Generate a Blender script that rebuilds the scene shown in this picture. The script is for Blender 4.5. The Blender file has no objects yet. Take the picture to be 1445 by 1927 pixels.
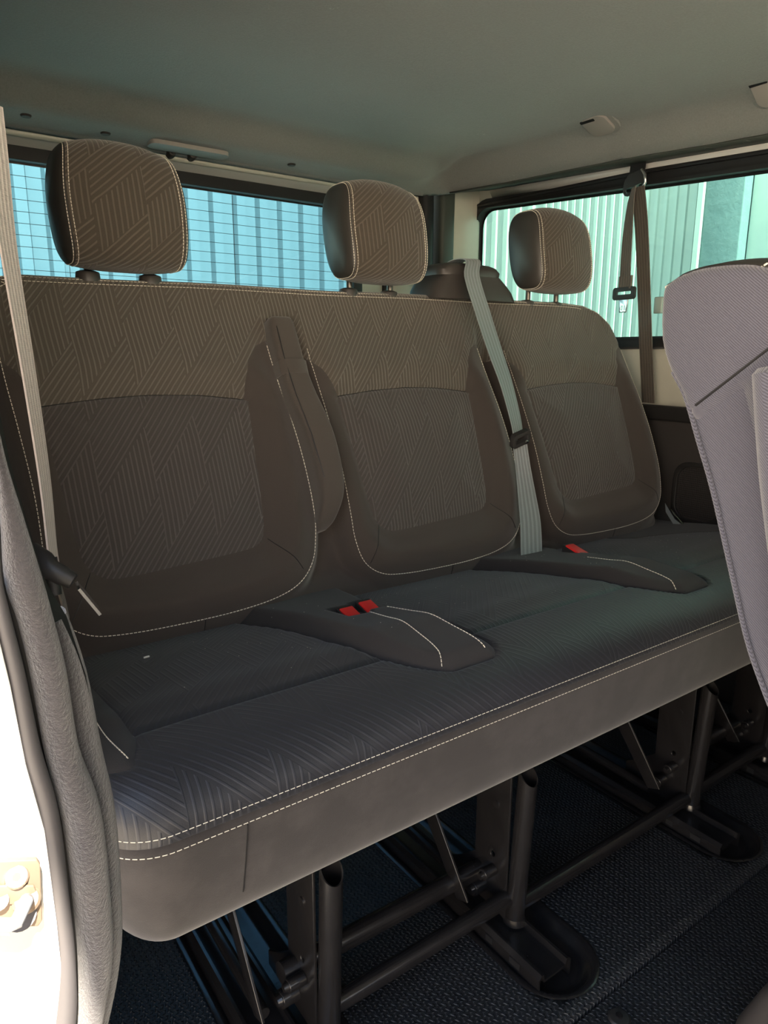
import bpy, bmesh, math, random
import numpy as np
from mathutils import Vector, Matrix
from mathutils.geometry import tessellate_polygon
random.seed(4); rng = np.random.default_rng(4)
C = bpy.context.scene.collection
S = bpy.context.scene

# ------------------------------------------------------------------ camera
CX, CY, CAMZ = 722.5, 963.5, 0.88
vx = np.array([2610-CX, CY-675]); vy = np.array([-236-CX, CY-665])
FPX = math.sqrt(-(vx @ vy))
ax = np.array([vx[0], vx[1], -FPX]); ax /= np.linalg.norm(ax)
ay = np.array([vy[0], vy[1], -FPX]); ay /= np.linalg.norm(ay)
az = np.cross(ax, ay)
R = np.stack([ax, ay, az])
cam = bpy.data.cameras.new('camera'); cam.sensor_fit = 'VERTICAL'; cam.sensor_height = 36
cam.lens = FPX*36/1927; cam.clip_start = 0.02
co = bpy.data.objects.new('camera', cam); C.objects.link(co)
M4 = Matrix([[*R[0], 0], [*R[1], 0], [*R[2], CAMZ], [0, 0, 0, 1]])
co.matrix_world = M4
S.camera = co

# ------------------------------------------------------------------ light
S.view_settings.view_transform = 'Standard'; S.view_settings.look = 'None'
S.view_settings.gamma = 1; S.view_settings.use_curve_mapping = False
S.view_settings.exposure = 1.32
w = bpy.data.worlds.new('sky'); S.world = w; w.use_nodes = True
bg = w.node_tree.nodes['Background']; bg.inputs[1].default_value = 1.0
_n = w.node_tree; _tc = _n.nodes.new('ShaderNodeTexCoord'); _sp = _n.nodes.new('ShaderNodeSeparateXYZ'); _cr = _n.nodes.new('ShaderNodeValToRGB')
_n.links.new(_tc.outputs['Generated'], _sp.inputs[0]); _n.links.new(_sp.outputs[2], _cr.inputs[0]); _n.links.new(_cr.outputs[0], bg.inputs[0])
_cr.color_ramp.elements[0].position = 0.0; _cr.color_ramp.elements[0].color = (5.2, 4.1, 2.9, 1)   # bright warm haze low in the sky
_cr.color_ramp.elements[1].position = 0.75; _cr.color_ramp.elements[1].color = (0.40, 0.62, 1.0, 1)
_e = _cr.color_ramp.elements.new(0.25); _e.color = (0.95, 0.98, 1.05, 1)
sl = bpy.data.lights.new('sun', 'SUN'); sl.energy = 13.0; sl.angle = math.radians(0.6); sl.color = (1.0, 0.90, 0.76)
so = bpy.data.objects.new('sun', sl); C.objects.link(so)
so.rotation_euler = Vector((-0.10, -0.60, 0.79)).to_track_quat('Z', 'Y').to_euler()

# ------------------------------------------------------------------ node helpers
class X:
    """tiny expression wrapper over math nodes"""
    def __init__(s, nt, v): s.nt, s.v = nt, v
    def op(s, o, *a):
        n = s.nt.nodes.new('ShaderNodeMath'); n.operation = o
        for i, q in enumerate((s,)+a):
            q = q.v if isinstance(q, X) else q
            if isinstance(q, (int, float)): n.inputs[i].default_value = q
            else: s.nt.links.new(q, n.inputs[i])
        return X(s.nt, n.outputs[0])
    def __add__(s, o): return s.op('ADD', o)
    def __sub__(s, o): return s.op('SUBTRACT', o)
    def __mul__(s, o): return s.op('MULTIPLY', o)
    def fr(s): return s.op('FRACT')
    def fl(s): return s.op('FLOOR')
    def gt(s, o): return s.op('GREATER_THAN', o)
    def lt(s, o): return s.op('LESS_THAN', o)
    def ab(s): return s.op('ABSOLUTE')
    def ss(s, a, b):
        n = s.nt.nodes.new('ShaderNodeMapRange'); n.interpolation_type = 'SMOOTHSTEP'
        s.nt.links.new(s.v, n.inputs[0]); n.inputs[1].default_value = a; n.inputs[2].default_value = b
        return X(s.nt, n.outputs[0])

def mat(name, col, rough=0.8, metal=0.0, sheen=0.0, spec=0.5, coat=0):
    m = bpy.data.materials.new(name); m.use_nodes = True
    b = m.node_tree.nodes['Principled BSDF']
    b.inputs['Base Color'].default_value = (*col, 1); b.inputs['Roughness'].default_value = rough
    b.inputs['Metallic'].default_value = metal; b.inputs['Specular IOR Level'].default_value = spec
    if sheen:
        b.inputs['Sheen Weight'].default_value = sheen; b.inputs['Sheen Roughness'].default_value = 0.5
    if coat: b.inputs['Coat Weight'].default_value = coat; b.inputs['Coat Roughness'].default_value = 0.15
    return m
def texcoord(nt, kind='Object'):
    n = nt.nodes.new('ShaderNodeTexCoord'); s = nt.nodes.new('ShaderNodeSeparateXYZ')
    nt.links.new(n.outputs[kind], s.inputs[0])
    return X(nt, s.outputs[0]), X(nt, s.outputs[1]), X(nt, s.outputs[2]), n.outputs[kind]
def noise(nt, vec, scale, detail=3, rough=0.6):
    n = nt.nodes.new('ShaderNodeTexNoise'); n.inputs['Scale'].default_value = scale
    n.inputs['Detail'].default_value = detail; n.inputs['Roughness'].default_value = rough
    nt.links.new(vec, n.inputs['Vector']); return X(nt, n.outputs[0])
def bump(nt, h, strength=0.3, dist=0.002):
    n = nt.nodes.new('ShaderNodeBump'); n.inputs['Strength'].default_value = strength
    n.inputs['Distance'].default_value = dist; nt.links.new(h.v, n.inputs['Height'])
    nt.links.new(n.outputs[0], nt.nodes['Principled BSDF'].inputs['Normal'])
def colramp(nt, f, c0, c1):
    n = nt.nodes.new('ShaderNodeMix'); n.data_type = 'RGBA'
    n.inputs[6].default_value = (*c0, 1); n.inputs[7].default_value = (*c1, 1)
    nt.links.new(f.v, n.inputs[0])
    nt.links.new(n.outputs[2], nt.nodes['Principled BSDF'].inputs['Base Color'])

def cloth(name, c0, c1, pattern=True, W=0.095, Hh=0.16, sp=0.0075, sheen=0.30, flip=1, relief=0.6, rough=0.92, spec=0.25, mott=0):
    """automotive flat cloth: woven ribs in alternating upright and slanted hatching"""
    m = mat(name, c0, rough, sheen=sheen, spec=spec); nt = m.node_tree
    u, v, _, vec = texcoord(nt, 'UV')
    n = noise(nt, vec, 900, 2)
    speck = noise(nt, vec, 420, 1).ss(0.70, 0.78)
    if pattern:
        sl_ = Hh/W                                  # slope of the slanted hatching
        cl_ = (u*(flip/W)).fl()
        dg = v - u*(flip*sl_)
        mk = (dg*(1/(2.1*Hh)) + cl_*0.41).fr().gt(0.52)
        l1 = (u*(1/sp) + v*3.0).fr()
        l2 = (dg*(1/(sp*math.hypot(1, sl_)))).fr()
        t1 = (l1-0.5).ab().ss(0.22, 0.06); t2 = (l2-0.5).ab().ss(0.22, 0.06)
        inv = (mk*-1)+1
        line = t1*mk + t2*inv
        f = line*0.62 + n*0.30 + speck*0.25
        colramp(nt, f, c0, c1); bump(nt, line*1.0 + n*0.25, relief, 0.0016)
    else:
        tw = ((u+v)*(700)).fr()
        f = n*0.5 + tw*0.18 + speck*0.1
        if mott: f = f*0.6 + noise(nt, vec, 14, 5, 0.65).ss(0.40, 0.68)*mott + speck*0.3
        colramp(nt, f, c0, c1); bump(nt, n*0.5+tw*0.3, 0.30, 0.0012)
    return m

MT = {}
MT['cloth_top'] = cloth('patterned_cloth', (0.068, 0.058, 0.047), (0.165, 0.146, 0.122), relief=0.7, W=0.082, Hh=0.108)  # same seat cloth; warm light on the upper back is put into this tone
MT['cloth_insert'] = cloth('insert_cloth', (0.052, 0.045, 0.042), (0.112, 0.101, 0.094), flip=1, W=0.082, Hh=0.108)
MT['cloth_cushion'] = cloth('cushion_cloth', (0.008, 0.009, 0.014), (0.016, 0.018, 0.028), W=0.09, Hh=0.10, sp=0.0085, sheen=0.15, rough=0.5, spec=0.6, relief=0.25)  # same cloth again; its blue shade under the roof is put into the colour
MT['cloth_head'] = cloth('headrest_cloth', (0.050, 0.040, 0.031), (0.125, 0.104, 0.082), W=0.080, Hh=0.070, sp=0.0085)
MT['plain'] = cloth('plain_cloth', (0.040, 0.033, 0.029), (0.088, 0.074, 0.066), pattern=False)
MT['plain_cushion'] = cloth('plain_cushion_cloth', (0.018, 0.017, 0.018), (0.050, 0.046, 0.047), pattern=False, sheen=0.15)
MT['arm_cloth'] = cloth('armrest_cloth', (0.052, 0.044, 0.038), (0.105, 0.090, 0.080), pattern=False)
MT['skirt_cloth'] = cloth('dusty_skirt_cloth', (0.016, 0.014, 0.0145), (0.045, 0.040, 0.040), pattern=False, mott=0.5)
MT['leather'] = mat('dark_leatherette', (0.040, 0.037, 0.033), 0.42)
MT['thread'] = mat('cream_thread', (0.80, 0.74, 0.62), 0.8)
MT['black_plastic'] = mat('black_plastic', (0.022, 0.021, 0.021), 0.45)
MT['tower'] = mat('grained_plastic', (0.045, 0.040, 0.037), 0.42)
MT['rubber'] = mat('black_rubber', (0.013, 0.013, 0.014), 0.5)
MT['red'] = mat('red_plastic', (0.75, 0.025, 0.025), 0.35)
MT['chrome'] = mat('bright_steel', (0.72, 0.72, 0.72), 0.22, 1.0)
MT['pale_steel'] = mat('pale_steel', (0.30, 0.31, 0.34), 0.5, 0.3)
MT['post'] = mat('dark_metal_post', (0.10, 0.09, 0.08), 0.3, 0.8)

def m_front_cloth():
    m = mat('blue_lit_twill', (0.12, 0.12, 0.15), 0.85, sheen=0.5, spec=0.3); nt = m.node_tree  # bluish outdoor light on the seat is put into the twill's colour
    u, v, _, vec = texcoord(nt, 'UV')
    tw = ((u*0.8 + v*-1.0)*330).fr(); l = (tw-0.5).ab().ss(0.42, 0.12); n = noise(nt, vec, 500, 3)
    colramp(nt, l*0.6+n*0.4, (0.045, 0.045, 0.060), (0.140, 0.140, 0.182)); bump(nt, l+n*0.6, 0.45, 0.0012)
    return m
MT['twill'] = m_front_cloth()
def m_webbing(name, c0, c1):
    m = mat(name, c0, 0.5, spec=0.5, sheen=0.2); nt = m.node_tree
    u, v, _, vec = texcoord(nt, 'UV')
    st = ((u*5.0).fr()-0.5).ab().ss(0.1, 0.45); n = noise(nt, vec, 60, 3); we = ((v*480).fr()-0.5).ab()
    colramp(nt, st*0.6+n*0.3+we*0.3, c0, c1); bump(nt, st+we*0.5, 0.5, 0.001)
    return m
MT['web'] = m_webbing('dark_webbing', (0.070, 0.060, 0.050), (0.155, 0.130, 0.105))
MT['web_grey'] = m_webbing('grey_webbing', (0.13, 0.15, 0.155), (0.27, 0.30, 0.31))
MT['web_sunlit'] = m_webbing('sunlit_painted_webbing', (0.52, 0.43, 0.41), (0.82, 0.72, 0.68))  # sunlight on the left belt is put into this pale pinkish colour
def m_headliner():
    m = mat('felt_headliner', (0.4, 0.4, 0.38), 0.95, sheen=0.3, spec=0.2); nt = m.node_tree
    x, y, z, vec = texcoord(nt, 'Object')
    n = noise(nt, vec, 260, 4, 0.7); n2 = noise(nt, vec, 3.0, 3); sc = noise(nt, vec, 17, 2, 0.4).ss(0.70, 0.76)
    sc2 = noise(nt, vec, 120, 2).ss(0.60, 0.72)
    colramp(nt, n*0.55+n2*0.25+sc*sc2*0.5, (0.17, 0.175, 0.165), (0.37, 0.375, 0.35)); bump(nt, n, 0.35, 0.002)
    return m
MT['headliner'] = m_headliner()
def m_paint(name, col, r=0.3):
    m = mat(name, col, r, coat=0.4); nt = m.node_tree
    x, y, z, vec = texcoord(nt, 'Object'); n = noise(nt, vec, 9, 3)
    colramp(nt, n, tuple(c*0.88 for c in col), tuple(min(1, c*1.05) for c in col)); return m
MT['cream'] = m_paint('cream_paint', (0.60, 0.59, 0.50))
MT['white'] = m_paint('white_paint', (0.70, 0.69, 0.65))
def m_floor():
    m = mat('rubber_mat', (0.02, 0.021, 0.025), 0.5, spec=0.55); nt = m.node_tree
    x, y, z, vec = texcoord(nt, 'Object')
    wv = (y*640).op('SINE')*0.15
    rows = ((x*140 + wv).fr()-0.5).ab().ss(0.34, 0.12)
    brk = ((y*100 + (x*140+0.5).fl()*0.5).fr()-0.5).ab().ss(0.12, 0.30)
    n = noise(nt, vec, 240, 3); n2 = noise(nt, vec, 6, 4); sp = noise(nt, vec, 330, 1).ss(0.73, 0.78)
    colramp(nt, rows*brk*0.30+n2*0.35+sp*0.9, (0.006, 0.007, 0.009), (0.055, 0.060, 0.068))
    bump(nt, rows*brk*1.0 + n*0.2, 0.75, 0.0022); return m
MT['floor'] = m_floor()
def m_steel():
    m = mat('black_painted_steel', (0.022, 0.021, 0.022), 0.24, 0.0, spec=0.65); nt = m.node_tree
    x, y, z, vec = texcoord(nt, 'Object'); n = noise(nt, vec, 28, 5, 0.7); sp = noise(nt, vec, 300, 2).ss(0.70, 0.76)
    colramp(nt, n*0.6+sp*0.7, (0.005, 0.005, 0.006), (0.034, 0.031, 0.030)); bump(nt, n, 0.2, 0.002); return m
MT['steel'] = m_steel()
def m_fuzzy():
    m = mat('grey_flocked_trim', (0.3, 0.28, 0.29), 0.95, sheen=0.6, spec=0.15); nt = m.node_tree
    x, y, z, vec = texcoord(nt, 'Object'); n = noise(nt, vec, 420, 4, 0.7); n2 = noise(nt, vec, 60, 3)
    colramp(nt, n*0.6+n2*0.3, (0.026, 0.024, 0.027), (0.100, 0.092, 0.095)); bump(nt, n, 0.7, 0.003); return m
MT['fuzzy'] = m_fuzzy()
MT['seal'] = mat('grey_rubber_seal', (0.075, 0.070, 0.073), 0.55)
MT['panel_dark'] = mat('dark_side_panel', (0.045, 0.040, 0.038), 0.6)
MT['olive'] = mat('olive_dark_trim', (0.055, 0.065, 0.055), 0.5)
MT['grey_plastic'] = mat('grey_plastic', (0.36, 0.33, 0.30), 0.5)
MT['frit'] = mat('black_glass_border', (0.012, 0.012, 0.012), 0.35)
MT['latch'] = mat('plated_latch', (0.22, 0.165, 0.12), 0.5, 0.2)
MT['screw'] = mat('brown_rubber', (0.035, 0.028, 0.024), 0.45)
MT['mint'] = m_paint('mint_painted_sheet', (0.27, 0.34, 0.32), 0.6)
MT['bluesheet'] = m_paint('blue_painted_sheet', (0.072, 0.108, 0.125), 0.55)
MT['mintwall'] = m_paint('mint_render', (0.33, 0.42, 0.385), 0.8)
def m_pillar():
    m = mat('teal_render', (0.2, 0.33, 0.33), 0.85); nt = m.node_tree
    x, y, z, vec = texcoord(nt, 'Object'); n = noise(nt, vec, 14, 6, 0.7)
    colramp(nt, n, (0.055, 0.105, 0.11), (0.11, 0.17, 0.17)); bump(nt, n, 0.4, 0.01); return m
MT['pillar'] = m_pillar()
def m_ground():
    m = mat('pale_concrete', (0.5, 0.45, 0.38), 0.9); nt = m.node_tree
    x, y, z, vec = texcoord(nt, 'Object'); n = noise(nt, vec, 2.5, 6, 0.7)
    colramp(nt, n, (0.44, 0.38, 0.30), (0.62, 0.55, 0.45)); return m
MT['ground'] = m_ground()
def m_glass(name, tint):
    m = bpy.data.materials.new(name); m.use_nodes = True; nt = m.node_tree
    nt.nodes.remove(nt.nodes['Principled BSDF']); out = nt.nodes['Material Output']
    t = nt.nodes.new('ShaderNodeBsdfTransparent'); t.inputs[0].default_value = (*tint, 1)
    g = nt.nodes.new('ShaderNodeBsdfGlossy'); g.inputs['Roughness'].default_value = 0.02
    fr = nt.nodes.new('ShaderNodeFresnel'); fr.inputs[0].default_value = 1.3
    mx = nt.nodes.new('ShaderNodeMixShader')
    nt.links.new(fr.outputs[0], mx.inputs[0]); nt.links.new(t.outputs[0], mx.inputs[1]); nt.links.new(g.outputs[0], mx.inputs[2])
    nt.links.new(mx.outputs[0], out.inputs[0]); return m
MT['glass_rear'] = m_glass('blue_tinted_glass', (0.62, 0.86, 0.93))
MT['glass_side'] = m_glass('green_tinted_glass', (0.76, 0.97, 0.93))

# ------------------------------------------------------------------ mesh helpers
def link(name, me, m, parent=None, smooth=True):
    o = bpy.data.objects.new(name, me); C.objects.link(o)
    if m is not None: me.materials.append(MT[m] if isinstance(m, str) else m)
    if parent is not None: o.parent = parent
    if smooth and len(me.polygons): me.polygons.foreach_set('use_smooth', [True]*len(me.polygons))
    return o
def auto(o, ang=40):
    me = o.data; bm = bmesh.new(); bm.from_mesh(me)
    a = math.radians(ang)
    for e in bm.edges:
        if len(e.link_faces) == 2: e.smooth = e.calc_face_angle(0) < a
    bm.to_mesh(me); bm.free(); return o
class MB:
    def __init__(s): s.v, s.f, s.uv = [], [], []
    def add(s, vs, fs, uv=None):
        b = len(s.v); s.v += [tuple(map(float, q)) for q in vs]; s.f += [tuple(b+i for i in q) for q in fs]
        s.uv += [tuple(map(float, q)) for q in (uv if uv is not None else [(q[0]+q[1], q[2]) for q in vs])]
        return s
    def box(s, a, b):
        x0, y0, z0 = a; x1, y1, z1 = b
        return s.add([(x0,y0,z0),(x1,y0,z0),(x1,y1,z0),(x0,y1,z0),(x0,y0,z1),(x1,y0,z1),(x1,y1,z1),(x0,y1,z1)],
                     [(0,3,2,1),(4,5,6,7),(0,1,5,4),(1,2,6,5),(2,3,7,6),(3,0,4,7)])
    def tube(s, pts, r, n=14, cap=True, flat=1.0, up=None):
        pts = [Vector(p) for p in pts]; k = len(pts)
        rs = r if isinstance(r, (list, tuple)) else [r]*k
        vs = []; prev = None
        for i, p in enumerate(pts):
            t = (pts[min(i+1, k-1)]-pts[max(i-1, 0)]).normalized()
            u = prev if prev is not None else (Vector(up) if up else (Vector((0,0,1)) if abs(t.z) < 0.9 else Vector((0,1,0))))
            u = (u - t*u.dot(t)).normalized(); prev = u; w_ = t.cross(u)
            for j in range(n):
                a = 2*math.pi*j/n; vs.append(p + u*(math.cos(a)*rs[i]) + w_*(math.sin(a)*rs[i]*flat))
        fs = [(i*n+j, i*n+(j+1)%n, (i+1)*n+(j+1)%n, (i+1)*n+j) for i in range(k-1) for j in range(n)]
        if cap: fs += [tuple(reversed(range(n))), tuple((k-1)*n+j for j in range(n))]
        return s.add(vs, fs)
    def ribbon(s, pts, wv, th=0.0018):
        pts = [Vector(p) for p in pts]; k = len(pts); wv = [Vector(q) for q in (wv if isinstance(wv, list) else [wv]*k)]
        vs, uv, L = [], [], 0; cols = 6
        for i, p in enumerate(pts):
            t = (pts[min(i+1, k-1)]-pts[max(i-1, 0)]).normalized(); nn = t.cross(wv[i]).normalized()*th/2
            if i: L += (p-pts[i-1]).length
            for j in range(cols+1):
                for sg in (1, -1):
                    vs.append(p + wv[i]*(j/cols-0.5) + nn*sg); uv.append((j/cols, L))
        c2 = 2*(cols+1); fs = []
        for i in range(k-1):
            for j in range(cols):
                a = i*c2+2*j; fs += [(a, a+2, a+c2+2, a+c2), (a+1, a+c2+1, a+c2+3, a+3)]
            fs += [(i*c2, (i+1)*c2, (i+1)*c2+1, i*c2+1), (i*c2+2*cols, i*c2+2*cols+1, (i+1)*c2+2*cols+1, (i+1)*c2+2*cols)]
        fs += [(2*j, 2*j+1, 2*j+3, 2*j+2) for j in range(cols)]
        b = (k-1)*c2; fs += [(b+2*j, b+2*j+2, b+2*j+3, b+2*j+1) for j in range(cols)]
        return s.add(vs, fs, uv)
    def prism(s, loops, fn, d):
        """loops of 2D points (outer first, then holes), fn maps (a,b)->xyz, d = thickness vector"""
        flat = [p for L in loops for p in L]; tris = tessellate_polygon([[Vector((*p, 0)) for p in L] for L in loops])
        A = [Vector(fn(*p)) for p in flat]; d = Vector(d); n = len(A)
        fs = [tuple(t) for t in tris] + [tuple(n+i for i in reversed(t)) for t in tris]
        o = 0
        for L in loops:
            m = len(L); fs += [(o+i, o+(i+1)%m, n+o+(i+1)%m, n+o+i) for i in range(m)]; o += m
        return s.add(A+[a+d for a in A], fs, [p for p in flat]*2)
    def me(s, name='mesh', fix=True):
        m = bpy.data.meshes.new(name); m.from_pydata(s.v, [], s.f)
        uvl = m.uv_layers.new(name='UVMap'); li = np.empty(len(m.loops), int); m.loops.foreach_get('vertex_index', li)
        uvl.data.foreach_set('uv', np.array(s.uv, dtype=np.float32)[li].ravel())
        if fix:
            bm = bmesh.new(); bm.from_mesh(m); bmesh.ops.recalc_face_normals(bm, faces=bm.faces); bm.to_mesh(m); bm.free()
        m.update(); return m
    def ob(s, name, m, parent=None, smooth=True, ang=40, bev=0):
        me = s.me(name)
        if bev:
            bm = bmesh.new(); bm.from_mesh(me); bmesh.ops.remove_doubles(bm, verts=bm.verts, dist=1e-6)
            es = [e for e in bm.edges if len(e.link_faces) == 2 and e.calc_face_angle(0) > 0.6]
            bmesh.ops.bevel(bm, geom=es, offset=bev, segments=3, profile=0.5, affect='EDGES', clamp_overlap=True)
            bm.to_mesh(me); bm.free()
        o = link(name, me, m, parent, smooth)
        if smooth: auto(o, ang)
        return o
def at(u, v, y=None, x=None, z=None):
    d = R @ np.array([u-CX, CY-v, -FPX]); c = np.array([0, 0, CAMZ])
    s = y/d[1] if y is not None else x/d[0] if x is not None else (z-CAMZ)/d[2]
    return tuple(c+d*s)
def thing(name, label, cat, loc=(0,0,0), group=None):
    o = bpy.data.objects.new(name, None); C.objects.link(o); o.empty_display_size = 0.05
    o['label'] = label; o['category'] = cat
    if group: o['group'] = group
    return o
def tag(o, label, cat, group=None):
    o['label'] = label; o['category'] = cat
    if group: o['group'] = group
    return o
def struct(o): o['kind'] = 'structure'; return o
def rrect(x0, y0, x1, y1, r, n=6):
    P = []
    for cx_, cy_, a0 in ((x1-r, y1-r, 0), (x0+r, y1-r, 90), (x0+r, y0+r, 180), (x1-r, y0+r, 270)):
        P += [(cx_+r*math.cos(math.radians(a0+90*i/n)), cy_+r*math.sin(math.radians(a0+90*i/n))) for i in range(n+1)]
    return P
def spline(P, per=6, closed=False):
    P = [np.array(p, float) for p in P]; n = len(P); out = []
    for i in range(n if closed else n-1):
        g = (lambda k: P[k % n]) if closed else (lambda k: P[min(max(k, 0), n-1)])
        a, b, c, d = g(i-1), g(i), g(i+1), g(i+2)
        for j in range(per):
            t = j/per; out.append(0.5*((2*b)+(c-a)*t+(2*a-5*b+4*c-d)*t*t+(3*b-a-3*c+d)*t**3))
    if not closed: out.append(P[-1])
    return np.array(out)
def resample(P, step):
    P = np.asarray(P, float); L = np.r_[0, np.cumsum(np.linalg.norm(np.diff(P, axis=0), axis=1))]
    n = max(2, int(L[-1]/step)+1); q = np.linspace(0, L[-1], n)
    return np.stack([np.interp(q, L, P[:, k]) for k in range(P.shape[1])], 1)
def sdf(P, poly):
    """signed distance, positive inside"""
    poly = np.asarray(poly, float); x, y = P[:, 0], P[:, 1]; d = np.full(len(P), 1e9); ins = np.zeros(len(P), bool)
    for i in range(len(poly)):
        a = poly[i]; b = poly[(i+1) % len(poly)]; e = b-a; L = e@e
        if L < 1e-14: continue
        t = np.clip(((x-a[0])*e[0]+(y-a[1])*e[1])/L, 0, 1)
        d = np.minimum(d, np.hypot(x-a[0]-t*e[0], y-a[1]-t*e[1]))
        c = (a[1] > y) != (b[1] > y)
        if a[1] != b[1]: ins ^= c & (x < (b[0]-a[0])*(y-a[1])/(b[1]-a[1])+a[0])
    return np.where(ins, d, -d)
def sst(a, b, x): t = np.clip((x-a)/(b-a), 0, 1); return t*t*(3-2*t)
class Soup:
    """triangulated parameter-space sheet that can be cut along the zero line of a field"""
    def __init__(s, P, T): s.P, s.T = P, T
    def cut(s, fn):
        f = fn(s.P); f = np.where(np.abs(f) < 2e-4, 2e-4, f)
        sg = f > 0; k = sg[s.T].sum(1); pos = list(map(tuple, s.T[k == 3])); neg = list(map(tuple, s.T[k == 0]))
        newp = []; cache = {}; base = len(s.P)
        def mid(a, b):
            key = (a, b) if a < b else (b, a)
            if key not in cache:
                t = f[key[0]]/(f[key[0]]-f[key[1]]); newp.append(s.P[key[0]]*(1-t)+s.P[key[1]]*t); cache[key] = base+len(newp)-1
            return cache[key]
        for tri in s.T[(k == 1) | (k == 2)]:
            for side, out in ((True, pos), (False, neg)):
                poly = []
                for i in range(3):
                    a, b = int(tri[i]), int(tri[(i+1) % 3])
                    if sg[a] == side: poly.append(a)
                    if sg[a] != sg[b]: poly.append(mid(a, b))
                for i in range(1, len(poly)-1): out.append((poly[0], poly[i], poly[i+1]))
        P = np.vstack([s.P, np.array(newp)]) if newp else s.P
        g = lambda L: Soup(P, np.array(L, int).reshape(-1, 3))
        return g(pos), g(neg)
    def ob(s, name, surf, m, parent, uvf=None, skirt=None):
        used, inv = np.unique(s.T, return_inverse=True); T = inv.reshape(-1, 3); P = s.P[used]
        V = surf(P); UV = uvf(P) if uvf else P
        me = bpy.data.meshes.new(name); me.from_pydata(V.tolist(), [], T.tolist())
        u = me.uv_layers.new(name='UVMap'); li = np.empty(len(me.loops), int); me.loops.foreach_get('vertex_index', li)
        u.data.foreach_set('uv', UV[li].astype(np.float32).ravel())
        if skirt is not None:
            bm = bmesh.new(); bm.from_mesh(me)
            be = [e for e in bm.edges if e.is_boundary]
            r = bmesh.ops.extrude_edge_only(bm, edges=be)
            for q in r['geom']:
                if isinstance(q, bmesh.types.BMVert): q.co += Vector(skirt)
            bm.to_mesh(me); bm.free()
        me.update(); return link(name, me, m, parent)
def grid(x0, x1, y0, y1, s):
    nx, ny = int((x1-x0)/s)+1, int((y1-y0)/s)+1
    X_, Y_ = np.meshgrid(np.linspace(x0, x1, nx), np.linspace(y0, y1, ny)); P = np.stack([X_.ravel(), Y_.ravel()], 1)
    i = np.arange(ny-1)[:, None]*nx+np.arange(nx-1)[None]; i = i.ravel()
    return Soup(P, np.vstack([np.stack([i, i+1, i+nx+1], 1), np.stack([i, i+nx+1, i+nx], 1)]))
def stitches(mb, P, N, dash=0.0042, gap=0.0018, w_=0.0011, h=0.0009):
    """P (n,3) dense points, N normals: short thread dashes"""
    L = np.r_[0, np.cumsum(np.linalg.norm(np.diff(P, axis=0), axis=1))]; s0 = 0
    I = lambda A, q: np.array([np.interp(q, L, A[:, k]) for k in range(3)])
    while s0+dash < L[-1]:
        a, b, n = I(P, s0), I(P, s0+dash), I(N, s0); n /= np.linalg.norm(n)+1e-9
        t = b-a; t /= np.linalg.norm(t)+1e-9; c = np.cross(t, n)*w_/2; q = n*h
        a2 = a - n*0.0004; b2 = b - n*0.0004
        vs = [a2-c, a2+c, b2+c, b2-c, a2-c*0.5+q, a2+c*0.5+q, b2+c*0.5+q, b2-c*0.5+q]
        mb.add(vs, [(4,5,6,7),(0,1,5,4),(1,2,6,5),(2,3,7,6),(3,0,4,7)])
        s0 += dash+gap
def stitch_ob(paths, surf, parent, name='stitching', off=0.0, **k):
    mb = MB()
    for p in paths:
        q = resample(p, 0.002); e = 1e-3
        A = surf(q); dx = surf(q+np.array([e, 0]))-A; dy = surf(q+np.array([0, e]))-A
        n = np.cross(dx, dy); n /= np.linalg.norm(n, axis=1)[:, None]+1e-12
        stitches(mb, A+n*off, n, **k)
    o = mb.ob(name, 'thread', parent, smooth=False); o['kind'] = 'stuff'; return o

#SPLIT_STRUCT
# ------------------------------------------------------------------ outside
g = MB().add([(-30,-30,-0.56),(30,-30,-0.56),(30,30,-0.56),(-30,30,-0.56)], [(0,1,2,3)]).ob('ground', 'ground', smooth=False); struct(g)
def corr_sheet(w_, h, pitch=0.30, dep=0.035, fine=False):
    prof = []; n = int(round(w_/pitch))
    for i in range(n):
        b = i*pitch
        prof += [(b, 0), (b+pitch*0.42, 0), (b+pitch*0.50, -dep), (b+pitch*0.86, -dep), (b+pitch*0.94, 0)]
    prof.append((w_, 0)); mb = MB()
    k = len(prof); vs = [(a, b, 0) for a, b in prof]+[(a, b, h) for a, b in prof]+[(a, b+0.004, 0) for a, b in prof]+[(a, b+0.004, h) for a, b in prof]
    fs = [(i, i+1, k+i+1, k+i) for i in range(k-1)]+[(2*k+i, 3*k+i, 3*k+i+1, 2*k+i+1) for i in range(k-1)]
    fs += [(i, 2*k+i, 2*k+i+1, i+1) for i in range(k-1)]+[(k+i, k+i+1, 3*k+i+1, 3*k+i) for i in range(k-1)]+[(0, k, 3*k, 2*k), (k-1, 3*k-1, 4*k-1, 2*k-1)]
    return mb.add(vs, fs).me('cladding_sheet')
b1 = thing('corrugated_shed', 'blue corrugated metal shed wall seen through the rear window', 'shed')
me = corr_sheet(1.2, 3.4, 0.15, 0.045)
for i in range(5):
    o = link('cladding_sheet', me if i == 0 else me, None, b1, smooth=False)
    if i == 0: me.materials.append(MT['bluesheet'])
    o.location = (-0.9+1.2*i, 4.2, -0.56)
b2 = thing('corrugated_fence', 'mint green corrugated metal wall seen through the side window', 'wall')

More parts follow.
